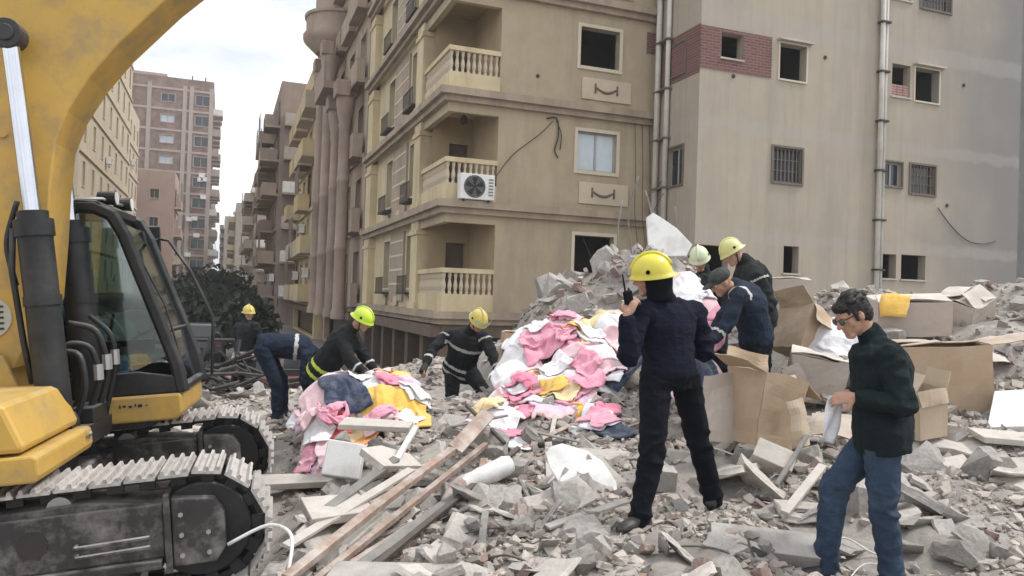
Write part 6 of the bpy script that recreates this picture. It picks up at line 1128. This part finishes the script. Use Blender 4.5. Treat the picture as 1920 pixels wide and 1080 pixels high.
carton('large tan carton standing behind the man in jeans', 4.08, 7.35, .56, .84, .5, .74, C_(-9), flaps=(None, C_(80), C_(-85), C_(-85)), tilt=(.05, -.07), crush=.032)
carton('dusty closed carton with a mottled top left of the man in jeans', 3.05, 7.75, .68, .50, .44, .46, C_(-14), 'cardboard_dusty', flaps=(C_(-88), C_(-88), C_(-88), C_(-88)), tilt=(.10, .12), crush=0.033)
carton('dusty carton on top of the slope below the two low windows', 4.30, 8.35, 1.38, .72, .48, .36, C_(-8), 'cardboard_dusty', flaps=(C_(-80), C_(-88), C_(-92), C_(-88)), tilt=(.16, -.06), crush=0.020)
carton('crushed open carton leaning behind the worker in the cap', 3.20, 8.5, 1.10, .44, .44, .46, C_(25), 'cardboard', flaps=(C_(150), C_(110), None, C_(40)), tilt=(-.1, .38), lean=.05, crush=0.037)
carton('narrow upright torn carton just right of the man in jeans', 3.52, 6.55, .55, .30, .26, .42, C_(16), 'cardboard_pale', flaps=(C_(165), C_(20), None, C_(-40)), tilt=(.05, -.12), crush=0.020)
carton('small brown carton standing left of the large clothes heap', .04, 9.25, .72, .34, .3, .46, C_(10), 'cardboard', flaps=(C_(-85), C_(40), None, C_(-80)), tilt=(0, .08))
carton('tilted dusty carton on the crest of the right slope', 5.15, 8.8, 1.42, .42, .4, .38, C_(30), 'cardboard_dusty', flaps=(C_(-60), C_(-80), C_(-70), C_(-88)), tilt=(.3, -.3), crush=0.037)
carton('pale dusty carton behind the pale yellow helmet', 3.35, 9.6, 1.45, .62, .5, .5, C_(-5), 'cardboard_dusty', flaps=(C_(-88), C_(-88), C_(-88), C_(-88)))
def cardsheet(label, c, w, h, rx, rz, mat='cardboard', group='loose cardboard sheets'):
    m = MB(); sheet(m, (-w/2, 0, 0), (w/2, 0, 0), (w/2*.94, 0, h), (-w/2, 0, h*.93), .008, .04); o = m.build('cardboard_sheet', mat); o.location = c; o.rotation_euler = (rx, random.uniform(-.12, .12), rz); return tag(o, label, 'cardboard', group)
cardsheet('tan flap of cardboard right of the open carton', (2.36, 6.3, .72), .32, .36, C_(-25), C_(35)); cardsheet('pale cardboard strip standing below the flap', (2.30, 5.98, .50), .12, .42, C_(-8), C_(10), 'cardboard_pale'); cardsheet('folded pale cardboard near the hanging paper', (2.62, 6.2, .55), .30, .30, C_(-50), C_(-20), 'cardboard_pale')
cardsheet('grey cardboard leaning behind the legs of the man with the radio', (1.74, 6.3, .45), .26, .62, C_(-14), C_(4), 'cardboard_dusty'); cardsheet('flat cardboard lying over the right slope', (4.9, 7.6, 1.1), .5, .5, C_(-68), C_(10), 'cardboard_dusty'); cardsheet('dark-edged sheet between the two cartons', (2.78, 7.1, .72), .3, .42, C_(-30), C_(40), 'shutter_wood')
m = MB(); sheet(m, (-.10, 0, 0), (.12, 0, .02), (.14, .02, .30), (-.12, .02, .27), .012, .05); o = m.build('cloth_piece', 'fabric_yellow', smooth=True); o.location = (3.98, 8.02, 1.50); o.rotation_euler = (-.1, .1, -.15); tag(o, 'yellow cloth hanging from the dusty carton on the slope', 'cloth')
garment('white', 3.7, 8.6, 1.42, .4, .28, .3, .22, 'white plastic sheeting spilled between the cartons', 402, .04, cat='sheeting')
garment('white', 3.45, 8.15, 1.12, .26, .2, .8, .2, 'white plastic bag below the crushed carton', 403, .035, cat='bag')
garment('navy', 3.45, 7.55, .92, .2, .16, .3, .15, 'dark cloth bundle between the dusty carton and the man in jeans', 404, .03)
# ---------------------------------------------------------------- parked cars and dark tangle in the street
pm('car_red', (.16, .035, .04), .3, .1, 3, 0, coat=.5, dirt=(.3, .26, .24), dirt_amt=.5); pm('car_white', (.55, .55, .55), .3, .05, 3, 0, coat=.5, dirt=(.4, .37, .34)); pm('car_dark', (.03, .033, .04), .3, .1, 3, 0, coat=.5, dirt=(.2, .19, .18)); pm('tyre', (.02, .02, .02), .9, .1, 5, .2)
def car(label, x, y, rz, paint):
    e = empty('parked_car', (x, y, STREET_Z+.004), label, 'car', 'cars parked in the street'); e.rotation_euler.z = rz
    low = [(-2.05, .32), (-2.1, .55), (-2.02, .82), (-1.6, .92), (1.0, .95), (1.75, .85), (2.05, .68), (2.08, .38), (1.9, .28), (-1.9, .28)]; up_ = [(-1.62, .90), (-1.25, 1.36), (-.9, 1.43), (.15, 1.43), (.5, 1.36), (1.05, .93)]
    m = MB(); m.prism(low, -.82, .82); b_ = m.build('body', paint, e, bevel=.06, smooth='auto'); m = MB(); k = len(up_); vs = [Vector((p[0], yy*(1-.16*(p[1]-.9)/.5), p[1])) for yy in (-.76, .76) for p in up_]; m.add(vs, [tuple(range(k)), tuple(range(2*k-1, k-1, -1))]+[(i, i+k, (i+1) % k+k, (i+1) % k) for i in range(k)]); m.build('cabin', paint, e, bevel=.04, smooth='auto')
    for s_ in (-1, 1):
        for a0, a1, t0, t1 in ((-1.38, -.48, -1.10, -.48), (-.40, .86, -.40, .36)):
            yb, yt = .765*s_, .765*s_*(1-.13); m = MB(); m.add([(a0, yb*.995, .97), (a1, yb*.995, .97), (t1, yt, 1.34), (t0, yt, 1.34)], [(0, 1, 2, 3)]); m.build('window', 'pane', e, fixn=False)
        for wx in (-1.3, 1.3):
            m = MB(); m.tube([(wx, .70*s_, .31), (wx, .86*s_, .31)], .31, 20); w_ = m.build('wheel', 'tyre', e); MB().tube([(wx, .855*s_, .31), (wx, .868*s_, .31)], .19, 14).build('rim', 'steel', w_)
        MB().box(2.03, 2.10, .5*s_-.14, .5*s_+.14, .58, .72).build('headlight', 'lamp_white', e); MB().box(-2.12, -2.05, .55*s_-.12, .55*s_+.12, .62, .78).build('tail_light', 'car_red', e)
    m = MB(); m.add([(1.03, -.66, .97), (1.03, .66, .97), (.52, .58, 1.36), (.52, -.58, 1.36)], [(0, 1, 2, 3)]); m.build('windscreen', 'pane', e, fixn=False); m = MB(); m.add([(-1.63, -.66, .95), (-1.63, .66, .95), (-1.26, .58, 1.36), (-1.26, -.58, 1.36)], [(0, 1, 2, 3)]); m.build('rear_window', 'pane', e, fixn=False)
car('dusty dark red car parked behind the bent worker', -4.5, 17.2, .1, 'car_red'); car('pale car parked farther up the street behind the red one', -6.9, 21.5, 1.9, 'car_white'); car('dark car parked behind the excavator cab', -8.6, 18.5, 1.75, 'car_dark'); car('dark car up the street under the trees', -12.0, 30, 1.93, 'car_dark')
def tangle():
    for i, (x, y, w_, h_) in enumerate(((-5.3, 12.4, 1.5, .9), (-4.3, 12.9, 1.1, .7), (-5.9, 11.6, 1.0, .8), (-4.9, 11.2, .9, .55))):
        r = np.random.default_rng(50+i); m = MB(); z = tz(x, y)
        for k in range(26):
            p = np.array([r.normal(0, w_*.33), r.normal(0, .35), abs(r.normal(0, h_*.45))]); d = r.normal(size=3)*np.array([.45, .3, .28]); m.tube([tuple(p-d), tuple(p+r.normal(size=3)*.08), tuple(p+d)], .018+.02*r.random(), 5)
        for k in range(12):
            V, F = GEO['slab'][k % 8]; s_ = .14+.2*r.random(); a = r.uniform(0, 6.3, 3); Rm = np.array(Matrix.Rotation(a[0], 3, 'X') @ Matrix.Rotation(a[1], 3, 'Y') @ Matrix.Rotation(a[2], 3, 'Z')); P = V @ Rm.T*s_+np.array([r.normal(0, w_*.3), r.normal(0, .3), abs(r.normal(0, h_*.35))]); m.add(P.tolist(), F.tolist())
        o = m.build('scrap_heap', 'dark_debris', loc=(x, y, z)); o['kind'] = 'stuff'; tag(o, ['dark heap of twisted scrap right of the cab', 'dark scrap behind the bent worker', 'dark scrap heap hidden behind the cab', 'low dark scrap on the gravel beyond the rear track'][i])
tangle()
# hanging cables on the corner building
def cable(label, pts, r=.012): return wire(label, pts, r, 'iron', 'cable', 'cable')
def fw_(t, q, z): p = FP(K0, t, q); return (p.x, p.y, z)
cable('black cable running from the air conditioner up the wall', [fw_(1.35, -.06, 4.9), fw_(1.9, -.05, 5.7), fw_(2.7, -.05, 6.3), fw_(3.1, -.05, 6.75)])
cable('coiled cable hanging on the wall left of the middle window', [fw_(2.9, -.06, 6.8), fw_(3.25, -.08, 6.9), fw_(3.3, -.06, 6.3), fw_(3.15, -.06, 5.9), fw_(3.3, -.06, 5.7)], .022)
cable('short cable hanging beside the coiled one', [fw_(3.2, -.06, 6.8), fw_(3.4, -.06, 6.4), fw_(3.35, -.06, 5.95)], .015)
for i, t in enumerate((5.75, 6.0, 6.25)): cable(['leftmost', 'middle', 'rightmost'][i]+' thin wire hanging down near the corner drainpipes', [fw_(t, -.1, 7.0), fw_(t+.05, -.15, 5.5), fw_(t-.1, -.4, 4.2), fw_(t-.25, -1.0, 3.0)], .010)
cable('pale wire slanting across the corner between the buildings', [fw_(5.6, -1.5, 4.7), fw_(6.6, -.5, 5.4), fw_(7.2, -2.0, 6.0)], .012)
cable('second wire slanting just under the first', [fw_(5.6, -1.6, 4.2), fw_(6.6, -.6, 5.1), fw_(7.2, -2.1, 5.6)], .010)
cable('wire drooping from the lower window of the corner building', [fw_(4.2, -.04, 3.4), fw_(4.5, -.06, 2.8), fw_(4.7, -.05, 2.3)], .014)
# broken brickwork and concrete on the crest under the lower window
scatter(CH, 'concrete_chunk', 'grey chunk below the low window', 38, .12, .30, ymin=10.0, ymax=12, xr=(.04, .22))
scatter(BR, 'brick_fragment', 'reddish brick below the low window', 34, .08, .14, ymin=10.4, ymax=12, xr=(.05, .22))

# ---------------------------------------------------------------- dusty air
hz = bpy.data.materials.new('haze'); hz.use_nodes = True; t_ = hz.node_tree; t_.nodes.remove(t_.nodes['Principled BSDF']); pv = t_.nodes.new('ShaderNodeVolumePrincipled'); pv.inputs['Color'].default_value = (.93, .94, .96, 1); pv.inputs['Density'].default_value = .0011; pv.inputs['Anisotropy'].default_value = .2
t_.links.new(pv.outputs[0], t_.nodes['Material Output'].inputs['Volume']); MATS['haze'] = hz
tag(MB().box(-520, 520, -120, 820, STREET_Z-1.0, 42).build('haze', 'haze'), kind='stuff')

# ---------------------------------------------------------------- pieces that share a description: say which one
def single_out():
    by = {}
    for o in S.objects:
        if o.parent is None and o.get('label') and o.get('category'): by.setdefault(o['label'], []).append(o)
    OR = 'first second third fourth fifth sixth seventh eighth ninth tenth eleventh twelfth thirteenth fourteenth fifteenth sixteenth seventeenth eighteenth nineteenth twentieth'.split(); OR += ['twenty-'+w for w in OR[:9]]+['thirtieth']+['thirty-'+w for w in OR[:9]]
    for lab, L in by.items():
        if 1 < len(L) <= len(OR) and len(lab.split()) <= 13:
            L.sort(key=lambda o: o.location.x/max(.1, o.location.y))
            for i, o in enumerate(L): o['label'] = lab+', '+OR[i]+' from left'
single_out()
